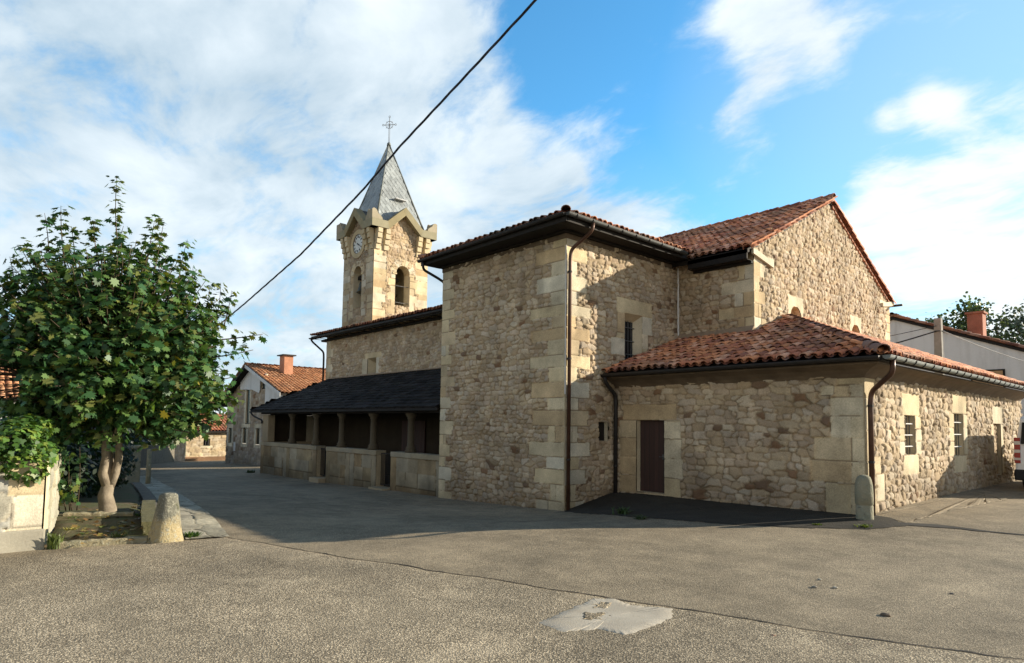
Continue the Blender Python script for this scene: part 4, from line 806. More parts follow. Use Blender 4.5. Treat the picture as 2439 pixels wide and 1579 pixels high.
for L_, w_, hr in ((.24, .035, 118), (.36, .022, 122)):
    a = math.pi/2-R(hr); u = np.array((math.cos(a), 0, math.sin(a))); t = np.array((-math.sin(a), 0, math.cos(a))); o_ = ck+np.array((0, -.036 if L_ < .3 else -.050, 0)); mb = MB(); mb.prism([o_-t*w_-u*.06, o_+t*w_-u*.06, o_+t*w_*.7+u*L_*.7, o_+u*L_, o_-t*w_*.7+u*L_*.7], (0, -.01, 0)); mb.build('clock_hand', M['dkmetal'], clk)
# wrought iron cross on the spire
cz = za_+.05; mb = MB(); cr = np.array((.66, -.75, 0)); cr = np.array((.75, .66, 0))
P0 = np.array((scx, scy, cz))
for d in (-.03, .03): mb.tube([P0+cr*d, P0+cr*d+Z_*.95], .012, 5)
cc_ = P0+Z_*1.05
mb.tube([P0+Z_*.9, P0+Z_*1.48], .018, 5); mb.tube([cc_-cr*.33, cc_+cr*.33], .018, 5)
mb.tube([cc_+(cr*math.cos(a)+Z_*math.sin(a))*.21 for a in np.linspace(0, 2*math.pi, 25)], .014, 5)
for e_ in (cc_-cr*.36, cc_+cr*.36, P0+Z_*1.52): mb.tube([e_+(cr*math.cos(a)+Z_*math.sin(a))*.05 for a in np.linspace(0, 2*math.pi, 11)], .013, 5)
for a in (math.pi/4, 3*math.pi/4): mb.tube([cc_-(cr*math.cos(a)+Z_*math.sin(a))*.28, cc_+(cr*math.cos(a)+Z_*math.sin(a))*.28], .008, 5)
mb.build('spire_cross', simple('weathered_iron', (.22, .22, .22), .5, 5, .3, .1), church, smooth=True)

# ================================================================ stone posts
LIME = .74*np.array([(.42, .405, .35), (.38, .365, .31), (.45, .435, .385), (.35, .335, .28), (.42, .39, .31)])
def lichen_mat(name, c1, c2, c3):
    m, t, p = mat(name); co = t.new('ShaderNodeTexCoord').outputs['Object']
    n1 = t.noise(co, 4.5, 6, .65); n2 = t.noise(co, 18, 5, .7); n3 = t.noise(co, 9, 4, .6)
    c = t.mix(t.mapr(n1, .4, .62), c1, c2); c = t.mix(t.mapr(n2, .55, .68), c, c3); c = t.mix(t.mapr(n3, .62, .72), c, (.07, .065, .05))
    t.put(p.inputs['Base Color'], c); t.put(p.inputs['Roughness'], .95); t.put(p.inputs['Normal'], t.bump(t.math('ADD', n2, t.math('MULTIPLY', n1, .6)), .8, .03)); return m
M['lichen'] = lichen_mat('lichened_stone', (.33, .27, .16), (.19, .175, .11), (.44, .41, .31))
M['old_wall'] = lichen_mat('old_dark_wall', (.15, .13, .10), (.10, .09, .07), (.22, .20, .16))
M['lichen2'] = lichen_mat('weathered_post_stone', (.28, .25, .17), (.20, .20, .14), (.36, .34, .26))
def post_mat():
    m, t, p = mat('lichened_post'); co = t.new('ShaderNodeTexCoord').outputs['Object']; sp = t.new('ShaderNodeSeparateXYZ'); t.l.new(co, sp.inputs[0])
    n1 = t.noise(co, 6, 6, .7); n2 = t.noise(co, 26, 5, .7); n3 = t.noise(co, 13, 4, .6)
    up = t.mapr(t.math('ADD', sp.outputs[2], t.math('MULTIPLY', t.math('SUBTRACT', n1, .5), .7)), .22, .42)
    c = t.mix(up, (.38, .305, .165), (.155, .15, .115)); c = t.mix(t.mapr(n2, .52, .64), c, (.36, .345, .27)); c = t.mix(t.mapr(n3, .60, .68), c, (.10, .10, .06))
    t.put(p.inputs['Base Color'], c); t.put(p.inputs['Roughness'], .95); t.put(p.inputs['Normal'], t.bump(t.math('ADD', n2, t.math('MULTIPLY', n1, 1.2)), 1.0, .04)); return m
def post_mesh(name, base, prof, m, label, lean=(0, 0), sq=.35, seg=28, seed=1, h0=1):
    mb = MB(); V = []; rings = len(prof)
    for r, z in prof:
        for a in np.linspace(0, 2*math.pi, seg, endpoint=False):
            k = 1/((abs(math.cos(a))**(2+4*sq)+abs(math.sin(a))**(2+4*sq))**(1/(2+4*sq))); rr = r*k*.93*(1+.10*(float(fbm(np.array(a*1.3+5), np.array(z*5.), seed, 3))-.5))
            V.append((base[0]+rr*math.cos(a+.3)+lean[0]*z, base[1]+rr*math.sin(a+.3)+lean[1]*z, base[2]+z))
    F = [(i*seg+j, i*seg+(j+1) % seg, (i+1)*seg+(j+1) % seg, (i+1)*seg+j) for i in range(rings-1) for j in range(seg)]+[tuple(range((rings-1)*seg, rings*seg))]
    o = mesh_np(name, np.array(V), F, m, smooth=True, base=base); return tag(o, label, 'stone post')
zb = z1(-10.6, 2.58)
pr = [(.27, -.08), (.25, .02), (.225, .12), (.20, .25), (.178, .38), (.155, .52), (.137, .62), (.128, .68), (.10, .705), (.04, .715)]
post_mesh('stone_post', (-10.6, 2.58, zb), pr, post_mat(), 'squat tapering stone guard post with lichen beside the tree bed', (.02, .03), .1, 30, 3)
zb = z1(-4.49, 12.55)
pr = [(.155, -.15), (.155, .24), (.150, .245), (.150, .27), (.162, .28), (.164, .45), (.155, .6), (.138, .70), (.115, .76), (.07, .79), (.02, .80)]
post_mesh('stone_post', (-4.50, 12.58, zb), pr, M['lichen2'], 'slim round-topped stone post standing against the annexe corner', (0, 0), .12, 26, 8)
# ================================================================ left garden wall
gw = thing('garden_wall', (-11.2, .9, .2), 'pale limestone garden wall end with concrete plinth under the ivy', 'garden wall')
wd = np.array((-3.1, .52, 0)); wl = np.linalg.norm(wd); wu_ = wd/wl; wn_ = np.array((wu_[1], -wu_[0], 0)); wn_ = wn_ if wn_[1] > 0 else -wn_
cO = np.array((-10.98, 1.12, -.1))
fd = np.array((-.06, -3.6, 0)); fl_ = np.linalg.norm(fd); fu = fd/fl_
masonry('wall', gw, cO, fu, Z_, np.array((1., 0, 0)), fl_, 1.52, .02, 101, sx=.62, sz=.34, depth=.03, pal=LIME, mortar=(.30, .27, .21), dark=.0, blocks=[(0, .3, .42, .62, 1), (0, .62, .34, 1.05, 4), (0, 1.05, .4, 1.5, 3)])
masonry('wall', gw, cO+np.array((0, 0, 0)), wu_, Z_, wn_, wl, 1.5, .022, 102, sx=.5, sz=.26, depth=.04, pal=LIME, mortar=(.27, .25, .18), dark=.0, blocks=[(0, .0, .55, 1.5, 1)], tint=(1, .98, .88))
mb = MB(); mb.obox(cO, fu, Z_, np.array((-1., 0, 0)), .03, -.3, .02, fl_, 1.40, .5, tuple(LIME[0])); mb.build('wall_core', M['stone'], gw)
mb = MB(); mb.obox(cO, wu_, Z_, -wn_, .53, -.3, .02, wl, 1.30, .45, tuple(LIME[1])); mb.build('wall_core', M['stone'], gw)
mb = MB(); mb.obox(cO, fu, Z_, np.array((1., 0, 0)), -.04, -.1, -.02, fl_, .58, .05, (.31, .285, .225)); mb.build('plinth', M['ashlar'], gw, bevel=.02)
# soil, kerbs, path
patch('soil_bed', [(-10.9, 1.25), (-10.75, 2.5), (-12.4, 2.66), (-16, 3.35), (-20, 4.2), (-20, 2.0), (-14.1, 1.66)], M['soil'], .05, .05, 21)
patch('garden_ground', [(-13.4, 1.6), (-13.2, 2.75), (-16, 3.35), (-25, 5.0), (-33, 5.8), (-33, -6), (-14, -6), (-13.6, 0)], M['soil'], .09, .05, 22, step=.2)
def kerb(a, b, w, h, label):
    a, b = np.array(a, float), np.array(b, float); d = (b-a)/np.linalg.norm(b-a); n = np.array((-d[1], d[0])); L = np.linalg.norm(b-a); k = 16; V = []; F = []
    for i in range(k+1):
        p = a+d*L*i/k; ww = w*(1+.15*(random.random()-.5)); hh = h*(1+.25*(random.random()-.5)); z = z1(*p)
        for s_, zz in ((-.5, -.1), (-.5, hh*.85), (-.36, hh), (.36, hh), (.5, hh*.85), (.5, -.1)): q_ = p+n*ww*s_; V.append((q_[0], q_[1], z+zz))
    for i in range(k): F += [(i*6+j, i*6+j+1, i*6+j+7, i*6+j+6) for j in range(5)]
    F += [tuple(range(6)), tuple(range(k*6, k*6+6))]
    return tag(mesh_np('kerb_stone', np.array(V), F, M['lichen'], smooth=False, base=(a[0], a[1], z1(*a))), label, 'kerb')
kerb((-10.93, 1.28), (-10.68, 2.36), .16, .085, 'low mossy kerb stone along the front edge of the tree bed')
kerb((-13.75, 1.72), (-13.35, 2.72), .16, .13, 'mossy stone step just behind the tree trunk')
PATHC = resample([(-10.45, 3.14), (-12, 3.45), (-13.55, 3.72), (-16.5, 4.18), (-19.3, 4.62), (-23, 5.3), (-27, 5.95), (-32, 6.7)], .05)
pcum = np.arange(len(PATHC))*.05; PW = np.interp(pcum, [0, 1.5, 3, 8, 20], [.60, .62, .66, .7, .7])
def path_map(u, v, h):
    x = np.interp(u, pcum, PATHC[:, 0]); y = np.interp(u, pcum, PATHC[:, 1]); w = np.interp(u, pcum, PW); g = np.gradient(PATHC, axis=0); g /= np.linalg.norm(g, axis=1)[:, None]
    nx = -np.interp(u, pcum, g[:, 1]); ny = np.interp(u, pcum, g[:, 0]); t = (v-.5)*w; X = x+nx*t; Y = y+ny*t; return np.stack([X, Y, zg(X, Y)+.015+h*.4], -1)
tag(masonry('footpath', None, (0, 0, 0), X_, Y_, Z_, pcum[-1]-.05, 1.0, .025, 111, sx=.55, sz=.5, depth=.012, pal=np.array([(.34, .31, .24), (.31, .28, .21), (.37, .335, .26), (.29, .265, .20)]), mortar=(.10, .085, .055), dark=0, remap=path_map), kind='structure')
# low wall with a mossy cap between bed and path
lw = thing('low_wall', (-11.0, 2.46, .2), 'low mossy capped stone wall running back between tree and footpath', 'low wall')
LWP = resample([(-11.0, 2.46), (-12.4, 2.74), (-14.3, 3.16)], .2); LW2 = resample([(-14.3, 3.19), (-16.5, 3.66), (-19.3, 4.14), (-25.5, 5.2)], .3)
M['moss'] = lichen_mat('mossy_stone', (.115, .105, .045), (.075, .075, .03), (.19, .175, .105))
def ribbon_box(name, P, w, z0, z1_, m, parent, off=0):
    V = []; g = np.gradient(P, axis=0); g /= np.linalg.norm(g, axis=1)[:, None]; n = np.stack([-g[:, 1], g[:, 0]], 1); k = len(P)
    for i in range(k):
        z = z1(*P[i]); j = .012*(random.random()-.5)
        for s_, zz in ((-.5, z0), (-.5, z1_+j), (.5, z1_+j), (.5, z0)): q_ = P[i]+n[i]*w*s_; V.append((q_[0], q_[1], z+zz))
    F = [(i*4+j, i*4+(j+1) % 4, i*4+4+(j+1) % 4, i*4+4+j) for i in range(k-1) for j in range(4)]+[(0, 1, 2, 3), tuple(range(k*4-4, k*4))]
    return mesh_np(name, np.array(V), F, m, parent)
ribbon_box('wall', LWP, .17, -.2, .19, M['moss'], lw); ribbon_box('cap', LWP, .22, .193, .255, M['moss'], lw); ribbon_box('kerb', LW2, .26, -.2, .10, M['old_wall'], lw)
# ================================================================ foliage
MAPLE = np.array([(0, -.48), (.10, -.30), (.42, -.34), (.36, -.12), (.56, .10), (.27, .10), (.34, .40), (.13, .28), (0, .58), (-.13, .28), (-.34, .40), (-.27, .10), (-.56, .10), (-.36, -.12), (-.42, -.34), (-.10, -.30)])
OVAL = np.array([(0, -.5), (.26, -.28), (.36, .0), (.22, .3), (0, .52), (-.22, .3), (-.36, 0), (-.26, -.28)])
IVY = np.array([(0, -.3), (.38, -.42), (.5, -.05), (.25, .1), (0, .55), (-.25, .1), (-.5, -.05), (-.38, -.42)])
def leaves(name, C, Nn, Dn, size, colr, parent, shape=MAPLE, droop=.18, m='leaf', base=None, stuff=False):
    """C centres, Nn leaf normals, Dn tip directions"""
    Nn = Nn/np.linalg.norm(Nn, axis=1)[:, None]; Dn = Dn-Nn*(Dn*Nn).sum(1)[:, None]; Dn = Dn/(np.linalg.norm(Dn, axis=1)[:, None]+1e-9); Sd = np.cross(Dn, Nn); k = len(shape); n = len(C)
    P = C[:, None]+size[:, None, None]*(shape[None, :, 0, None]*Sd[:, None]+shape[None, :, 1, None]*Dn[:, None]-(np.abs(shape[None, :, 0, None])*droop*1.2+np.clip(shape[None, :, 1, None], 0, 1)**2*droop)*Nn[:, None])
    F = np.arange(n*k).reshape(n, k); return mesh_np(name, P.reshape(-1, 3), F, M[m], parent, col=np.repeat(colr, k, 0), base=base)
def rndn(n, s=1): return RNG.normal(0, s, (n, 3))
def maple():
    B = np.array((-13.85, 2.38, z1(-13.85, 2.38)+.05)); t = thing('maple_tree', tuple(B), 'broad young maple with dense dark green crown beside the street', 'tree')
    lat = np.array((.17, .985, 0)); fw = np.array((.985, -.17, 0))                     # across and towards the road
    mb = MB()
    mb.tube([B+np.array((0, 0, -.15)), B+lat*.01+Z_*.1, B+lat*-.04+Z_*.35, B+lat*.0+Z_*.55], [.185, .145, .125, .10], 12)
    limbs = []
    for pts, r in (([(.0, 0, .45), (-.10, .05, .75), (-.06, .1, 1.05), (-.1, .1, 1.5), (-.5, .3, 2.4)], (.088, .078, .07, .062, .045)), ([(.02, 0, .5), (.10, .0, .75), (.14, .02, 1.05), (.12, 0, 1.5), (.5, -.2, 2.5), (.9, -.4, 3.4)], (.08, .072, .066, .058, .045, .03)), ([(0, 0, .5), (-.02, -.15, 1.1), (-.1, -.4, 2.0), (-.2, -.7, 3.0)], (.09, .08, .06, .03)), ([(0.05, 0, 1.4), (.05, .0, 2.4), (-.05, .0, 3.6), (-.1, 0, 4.6)], (.07, .06, .045, .02))):
        mb.tube([B+lat*a+fw*b+Z_*c for a, b, c in pts], r, 8)
    crown_c = B+lat*-.03+Z_*3.0; C = []; N_ = []; D = []; SZ = []; K = []
    rr = random.Random(5)
    def rad(d):                                                                      # uneven outline
        a = math.atan2(d@fw, d@lat); e = d[2]; return .90+.22*(float(vnoise(np.array(a*2.2+3), np.array(e*3.+1), 4))-.5)*2*.8
    tw_ = MB()
    def shoot(p0, p1, n, ls, tip, spread=.22, twig=.008):
        mid = (p0+p1)/2+np.array((rr.uniform(-.1, .1), rr.uniform(-.1, .1), -.08)); pts = [(1-q_)**2*p0+2*q_*(1-q_)*mid+q_*q_*p1 for q_ in np.linspace(0, 1, 6)]
        tw_.tube(pts, [twig*2.2, twig*1.9, twig*1.6, twig*1.3, twig, twig*.6], 5)
        ax = (p1-p0)/np.linalg.norm(p1-p0)
        for i in range(n):
            q_ = rr.uniform(.25, 1.02); p = (1-q_)**2*p0+2*q_*(1-q_)*mid+q_*q_*p1; off = np.array([rr.gauss(0, 1) for _ in range(3)]); off -= ax*(off@ax)*.7; off = off/np.linalg.norm(off)*rr.uniform(.05, spread)
            C.append(p+off); out = off/np.linalg.norm(off); N_.append(np.array((0, 0, .75))+out*.55+np.array([rr.gauss(0, .4) for _ in range(3)])+(p-crown_c)*.22); D.append(out+np.array((0, 0, -.45))); SZ.append(ls*rr.uniform(.5, 1.3))
            g = rr.random(); c = np.array((.036, .094, .032))*rr.uniform(.6, 1.35)
            if g < .34: c = np.array((.088, .155, .042))*rr.uniform(.8, 1.25)
            elif g < .34+tip: c = np.array((.13, .15, .04))*rr.uniform(.8, 1.3)
            elif g < .345+tip: c = np.array((.30, .26, .04))
            K.append(c)
    for i in range(900):
        while True:
            d = np.array([rr.gauss(0, 1) for _ in range(3)]); d /= np.linalg.norm(d)
            if d[2] > -.92: break
        r = rad(d); sq_ = 1/((abs(d@lat)**2.9+abs(d@fw)**2.9+abs(d[2])**2.9)**(1/2.9)); r = r*(sq_ if d[2] < .35 else .5+.5*sq_); ext = np.array((2.02, 1.85, 2.12 if d[2] > 0 else 1.74)); ex = (lat*(d@lat)*ext[0]+fw*(d@fw)*ext[1]+Z_*d[2]*ext[2])*r
        if i % 5 == 0: ex = ex*rr.uniform(.5, .8)
        p1 = crown_c+ex*rr.uniform(.86, 1.04); p0 = crown_c+ex*rr.uniform(.35, .55)+Z_*-.25; shoot(p0, p1, rr.randint(22, 31), .148, .09 if d[2] < .2 else .16)
    for k in range(120):                                                             # low spreading skirt
        a = rr.uniform(-1.75, 1.95); b_ = rr.uniform(-.5, 1.5)*(1-.25*abs(a)); zz_ = rr.uniform(1.25, 2.3)+.12*abs(a); p1 = B+lat*a+fw*b_+Z_*zz_; shoot(B+lat*a*.45+fw*b_*.3+Z_*(zz_+.25), p1, 26, .145, .12, .24)
    for a, zt_, h_ in ((-1.22, 5.75, 1.0), (-.95, 5.8, 1.1), (-.80, 5.55, .9), (-.13, 6.55, 1.55), (.02, 5.75, .9), (.52, 5.8, .9), (.66, 5.72, 1.0), (1.10, 5.55, 1.2), (1.25, 5.1, .8), (1.72, 4.75, .9), (1.88, 4.55, .7), (-1.7, 4.9, .8), (-.45, 5.6, .8), (.25, 5.5, .7), (1.55, 4.7, .8)):
        z0_ = B[2]; b_ = rr.uniform(-.5, .6); p1 = B+lat*a+fw*b_; p1[2] = zt_; p0 = p1-Z_*h_+lat*(-.12*np.sign(a))+fw*.05; shoot(p0, p1, int(30*h_)+12, .14, .3, .17, .006)
    for a, b_, z_ in ((2.5, .5, 3.75), (2.3, .7, 3.4), (2.15, .6, 2.5), (1.95, .9, 2.15), (2.1, .2, 2.9)):               # branches reaching out over the street
        p1 = B+lat*a+fw*b_+Z_*(z_-B[2]); shoot(B+lat*1.0+fw*.3+Z_*(z_-B[2]-.25), p1, 34, .15, .3, .2, .010)
    for k in range(16):                                                              # low suckers around the trunk
        a = rr.uniform(-1.3, -.42); p1 = B+lat*a+fw*rr.uniform(.1, .75)+Z_*(rr.uniform(.75, 1.35) if a < -.3 else rr.uniform(1.3, 1.6)); shoot(B+lat*(a*.8-.1)+Z_*.1, p1, 14, .15, .05, .16, .005)
    mb.build('trunk', M['bark'], t, smooth=True)
    C = np.array(C); rl = (C-B)@lat; kp = ~((rl < -1.28) & (C[:, 2] > 2.28) & (C[:, 2] < 2.86)) & ~((C[:, 2]-B[2] < 1.02) & (rl > -.34) & (rl < .34)); C = C[kp]; N_ = np.array(N_)[kp]; D = np.array(D)[kp]; SZ = np.array(SZ)[kp]; K = np.array(K)[kp]
    tw_.build('twigs', M['twig'], t, smooth=True)
    leaves('crown', np.array(C), np.array(N_), np.array(D), np.array(SZ), np.array(K), t)
maple()
def blob_leaves(name, ells, n, size, cols, shape, label, cat, up=.6, seed=1, m='leaf', stem=True):
    rg = np.random.default_rng(seed); C = []; Nn = []
    base = np.array(ells[0][0], float); base[2] = ells[0][0][2]-ells[0][1][2]
    w = np.array([e[1][0]*e[1][1]+e[1][1]*e[1][2] for e in ells]); w = w/w.sum()
    for e, ww in zip(ells, w):
        k = int(n*ww); d = rg.normal(0, 1, (k, 3)); d /= np.linalg.norm(d, axis=1)[:, None]; r = rg.uniform(.55, 1.05, k)**.6*(.85+.3*vnoise(d[:, 0]*3+9, d[:, 1]*3+d[:, 2]*2, seed)); C.append(np.array(e[0])+d*r[:, None]*np.array(e[1])); Nn.append(d*.8+np.array((0, 0, up))+rg.normal(0, .35, (k, 3)))
    C = np.concatenate(C); Nn = np.concatenate(Nn); k = len(C); cc = np.array(cols)[rg.integers(0, len(cols), k)]*rg.uniform(.7, 1.3, k)[:, None]
    t = thing(name, tuple(base), label, cat); leaves('foliage', C, Nn, rg.normal(0, 1, (k, 3))+np.array((0, 0, -.6)), size*rg.uniform(.7, 1.25, k), cc, t, shape, m=m)
    if stem:
        mb = MB()
        for e in ells[:4]: mb.tube([base, (base+np.array(e[0]))/2+np.array((.05, .03, 0)), np.array(e[0])], [.05, .035, .012], 6)
        mb.build('stem', M['bark'], t, smooth=True)
    return t
blob_leaves('ivy', [((-11.2, -.1, 1.62), (.42, .75, .30)), ((-11.15, .75, 1.66), (.36, .42, .34)), ((-11.3, .95, 1.85), (.25, .28, .2)), ((-11.3, -1.2, 1.55), (.45, .9, .26)), ((-11.9, 1.15, 1.45), (.7, .2, .25)), ((-10.93, .9, 1.32), (.10, .28, .22)), ((-10.93, .3, 1.38), (.08, .5, .12))], 4600, .085, [(.07, .15, .025), (.05, .11, .02), (.10, .19, .035), (.04, .085, .02), (.16, .22, .04)], IVY, 'bright green ivy spilling over the top of the limestone wall', 'ivy', seed=3)
blob_leaves('bush', [((-16.5, 1.9, .95), (1.0, .7, .85)), ((-18.3, 2.6, 1.0), (1.2, .8, .95)), ((-21, 3.3, 1.0), (1.4, .9, 1.2)), ((-24, 4.2, .8), (1.2, .5, 1.1))], 5200, .12, [(.014, .030, .013), (.020, .038, .014), (.011, .024, .012)], OVAL, 'dark shaded shrubbery in the garden behind the maple trunk', 'bush', seed=4)
blob_leaves('bush', [((-17, -.2, 1.25), (1.4, 1.2, .85)), ((-17.5, -2.3, 1.4), (1.5, 1.4, 1.0)), ((-17, 1.2, 1.3), (1.0, .7, .8))], 3600, .14, [(.016, .036, .014), (.025, .045, .016), (.012, .026, .012)], OVAL, 'dark leafy bush rising behind the ivy covered wall', 'bush', seed=5)
def weed(x, y, n, size, h, colr, label, seed):
    rg = np.random.default_rng(seed); z = float(zg(x, y)); t = np.linspace(0, 1, 4); V = []; F = []; K = []
    for i in range(n):
        a = rg.uniform(0, 6.28); r = rg.uniform(.02, size); hh = h*rg.uniform(.4, 1); p0 = np.array((x+rg.normal(0, size*.3), y+rg.normal(0, size*.3), z-.01)); d = np.array((math.cos(a), math.sin(a), 0)); s_ = np.array((-d[1], d[0], 0)); b = len(V); w = rg.uniform(.008, .02)*(size/.12)**.5
        for q_ in t: c = p0+d*r*q_**1.3+Z_*hh*(q_-.45*q_*q_)*1.4; ww = w*(1-q_)*(.6+q_*1.5); V += [c-s_*ww, c+s_*ww]
        F += [(b+2*k, b+2*k+1, b+2*k+3, b+2*k+2) for k in range(3)]; K += [np.array(colr)*rg.uniform(.7, 1.3)]*8
    tag(mesh_np('weed', np.array(V), F, M['leaf'], col=np.array(K), base=(x, y, z)), label, 'weed')
G1, G2 = (.07, .13, .03), (.12, .16, .035)
weed(-8.55, 10.75, 70, .22, .22, (.05, .085, .03), 'sprawling weed in the dark apron below the doorway', 1)
weed(-7.75, 10.35, 50, .22, .10, (.05, .08, .03), 'low weed at the edge of the dark apron right of the doorway weed', 2)
weed(-4.85, 11.45, 50, .12, .07, G2, 'small tuft in the gutter left of the corner stone post', 3)
weed(-4.2, 11.75, 70, .16, .08, G2, 'bright green tuft in front of the corner stone post', 4)
weed(-10.72, 2.98, 120, .15, .14, G1, 'clump of green weeds at the foot of the squat stone post', 5)
weed(-11.0, 2.05, 60, .13, .22, (.11, .14, .05), 'spindly weed growing at the front kerb of the tree bed', 6)
weed(-10.9, 1.27, 90, .12, .32, (.12, .16, .05), 'tall weeds growing up the corner of the limestone wall', 7)
weed(-13.4, 2.75, 80, .16, .16, G1, 'green weed at the base of the maple trunk', 8)
weed(-12.3, 1.65, 90, .17, .13, (.30, .27, .08), 'dry yellow weed patch beside the wall in the tree bed', 9)
weed(-13.5, 1.85, 60, .14, .15, G1, 'green tuft by the stone step behind the maple', 10)
weed(-11.7, 1.75, 130, .16, .10, G1, 'grassy tuft in the tree bed close to the limestone wall', 12)
weed(-12.6, 2.35, 120, .18, .08, (.08, .12, .035), 'low grass tuft in the middle of the tree bed', 13)
weed(-11.4, 2.35, 90, .14, .09, G1, 'grass tuft at the foot of the mossy low wall', 14)
weed(-30.6, 10.95, 90, .3, .2, (.05, .08, .03), 'dark weeds at the far corner of the porch', 11)
# ================================================================ overhead cable
cp = np.array([(-2.2, 4.6, 7.5), (-4.14, 4.74, 7.05), (-5.09, 4.8, 6.82), (-6.26, 4.83, 6.53), (-7.97, 4.82, 6.05), (-9.09, 4.82, 5.68), (-11.32, 4.81, 5.09), (-14.2, 4.82, 4.56), (-19.5, 4.93, 3.77), (-27, 4.9, 3.0), (-34.1, 3.6, 2.62)])
cq = resample(cp, .12); tw = np.arange(len(cq))*.12*5; mb = MB()
for ph in (0, 2.09, 4.19): mb.tube(cq+np.stack([0*tw, np.cos(tw+ph)*.0075, np.sin(tw+ph)*.0075], 1), .0095, 6)
tag(mb.build('overhead_cable', simple('black_cable', (.018, .018, .028), .5, 5, .2, 0), None, True, base=(-2.2, 4.6, 7.5)), 'black twisted cable strung diagonally across the sky above the street', 'cable')
# ================================================================ other buildings
def roof_plane(name, parent, a, b, c, d, seed, pal=TPAL, thick=.12, scale=1.0):
    """a-b eave, d-c ridge; tiles on a slab"""
    a, b, c, d = (np.array(p, float) for p in (a, b, c, d)); U = b-a; w = np.linalg.norm(U); U = U/w; S0 = d-a; S_ = S0-U*(S0@U); L = np.linalg.norm(S_)
    o = tile_roof(name, parent, a, U, S_, w, L, None, pu=.25, ps=.38, seed=seed, pal=pal, old=.15, scale=1.15)
    mb = MB(); mb.prism([a, b, c, d], (0, 0, -thick)); mb.build('roof_deck', M['wood_dk'], parent); return o
OPAL = np.array((.975, .98, 1.05))*np.array([(.36, .175, .09), (.33, .155, .08), (.39, .20, .11), (.30, .14, .075)])
def box_part(name, parent, x0, y0, z0, x1, y1, z1_, m, c=None, bevel=0):
    mb = MB(); mb.box(x0, y0, z0, x1, y1, z1_, c); return mb.build(name, m, parent, bevel=bevel)
# gabled stone house beyond the porch
hs = thing('house', (-43.5, 15.6, -.9), 'stone house with white plastered gable top, orange tiled roof and brick chimney', 'house')
hx0, hx1, hy, ha, hz, hb_ = -48.6, -38.3, 15.58, -43.9, 5.62, -1.1
GST = PAL*np.array((.78, .80, .86))
def htop(u):
    x = hx0+u; return np.where(x < ha, hz-(ha-x)*.45, hz-(x-ha)*.335)-hb_
hw_ = [(.45, 1.55, 1.1, 2.55), (3.35, 1.6, 4.0, 2.6), (5.8, 1.6, 6.4, 2.6), (3.75, 2.95, 4.4, 5.5), (6.45, 5.25, 7.3, 6.15)]
hbl = []
for i_, w_ in enumerate(hw_[:4]): hbl += [(w_[0]-.3, w_[3], w_[2]+.3, w_[3]+.35, 1), (w_[0]-.3, w_[1]-.25, w_[2]+.3, w_[1], 1), (w_[0]-.28, w_[1], w_[0], w_[3], 4), (w_[2], w_[1], w_[2]+.28, w_[3], 4)]
masonry('wall', hs, (hx0, hy, hb_), X_, Z_, -Y_, hx1-hx0, hz-hb_+.1, .06, 131, sx=.42, sz=.22, blocks=hbl, openings=hw_, top=htop, pal=GST, mortar=(.26, .22, .16), dark=.05)
for i_, w_ in enumerate(hw_): recess('window', hs, (hx0, hy, hb_), X_, Z_, -Y_, *w_, .06, M['ashlar'], back=('window_pane', M['glass']), proud=.03)
box_part('wall', hs, hx0, hy+.05, hb_, hx0+.3, 27, 3.6, M['white']); box_part('wall', hs, hx1-.3, hy+.05, hb_, hx1, 27, 3.8, M['white']); box_part('wall', hs, hx0+.31, 26.7, hb_, hx1-.31, 27, 3.6, M['white'])
def pz(x, m_=.06): return float(htop(np.array(x-hx0)))+hb_-m_
mb = MB(); yy = hy-.105
mb.prism([(-45.9, yy, 4.15), (-44.8, yy, 4.15), (-43.6, yy, 4.1), (-42.35, yy, 3.85), (-42.2, yy, 4.05), (-42.2, yy, pz(-42.2)), (ha, yy, pz(ha)), (-45.9, yy, pz(-45.9))], (0, .03, 0)); mb.prism([(-41.25, yy, pz(-41.25)), (-41.25, yy, 3.1), (-39.9, yy, 2.15), (-38.35, yy, 2.1), (-38.35, yy, pz(-38.35))], (0, .03, 0)); mb.prism([(-42.2, yy, pz(-42.2)), (-42.2, yy, 5.07), (-41.25, yy, 5.07), (-41.25, yy, pz(-41.25))], (0, .03, 0)); each(mb, 'plaster', M['white'], hs)
ov = .5; r1 = hx1+.55; l1 = hx0-1.1
roof_plane('roof', hs, (r1, hy-ov, hz+.12-(r1-ha)*.335), (r1, 27.4, hz+.12-(r1-ha)*.335), (ha, 27.4, hz+.12), (ha, hy-ov, hz+.12), 141, OPAL)
roof_plane('roof', hs, (l1, 27.4, hz+.12-(ha-l1)*.45), (l1, hy-ov, hz+.12-(ha-l1)*.45), (ha, hy-ov, hz+.12), (ha, 27.4, hz+.12), 142, OPAL*.8)
mb = MB(); mb.prism([(r1, hy-ov-.04, hz-.06-(r1-ha)*.335), (ha, hy-ov-.04, hz-.06), (ha, hy-ov-.04, hz+.16), (r1, hy-ov-.04, hz+.16-(r1-ha)*.335)], (0, .035, 0)); mb.build('rake_board', M['white'], hs)
mb = MB(); mb.prism([(l1, hy-ov-.04, hz-.12-(ha-l1)*.45), (ha-.02, hy-ov-.04, hz-.08), (ha-.02, hy-ov-.04, hz+.15), (l1, hy-ov-.04, hz+.12-(ha-l1)*.45)], (0, .035, 0)); mb.build('rake_board', M['wood_dk'], hs)
mb = MB(); ridge_caps(mb, (ha, hy-ov, hz+.17), (ha, 27.4, hz+.17), .13, .4, 143, OPAL); mb.build('ridge_tiles', M['tile'], hs, smooth=True)
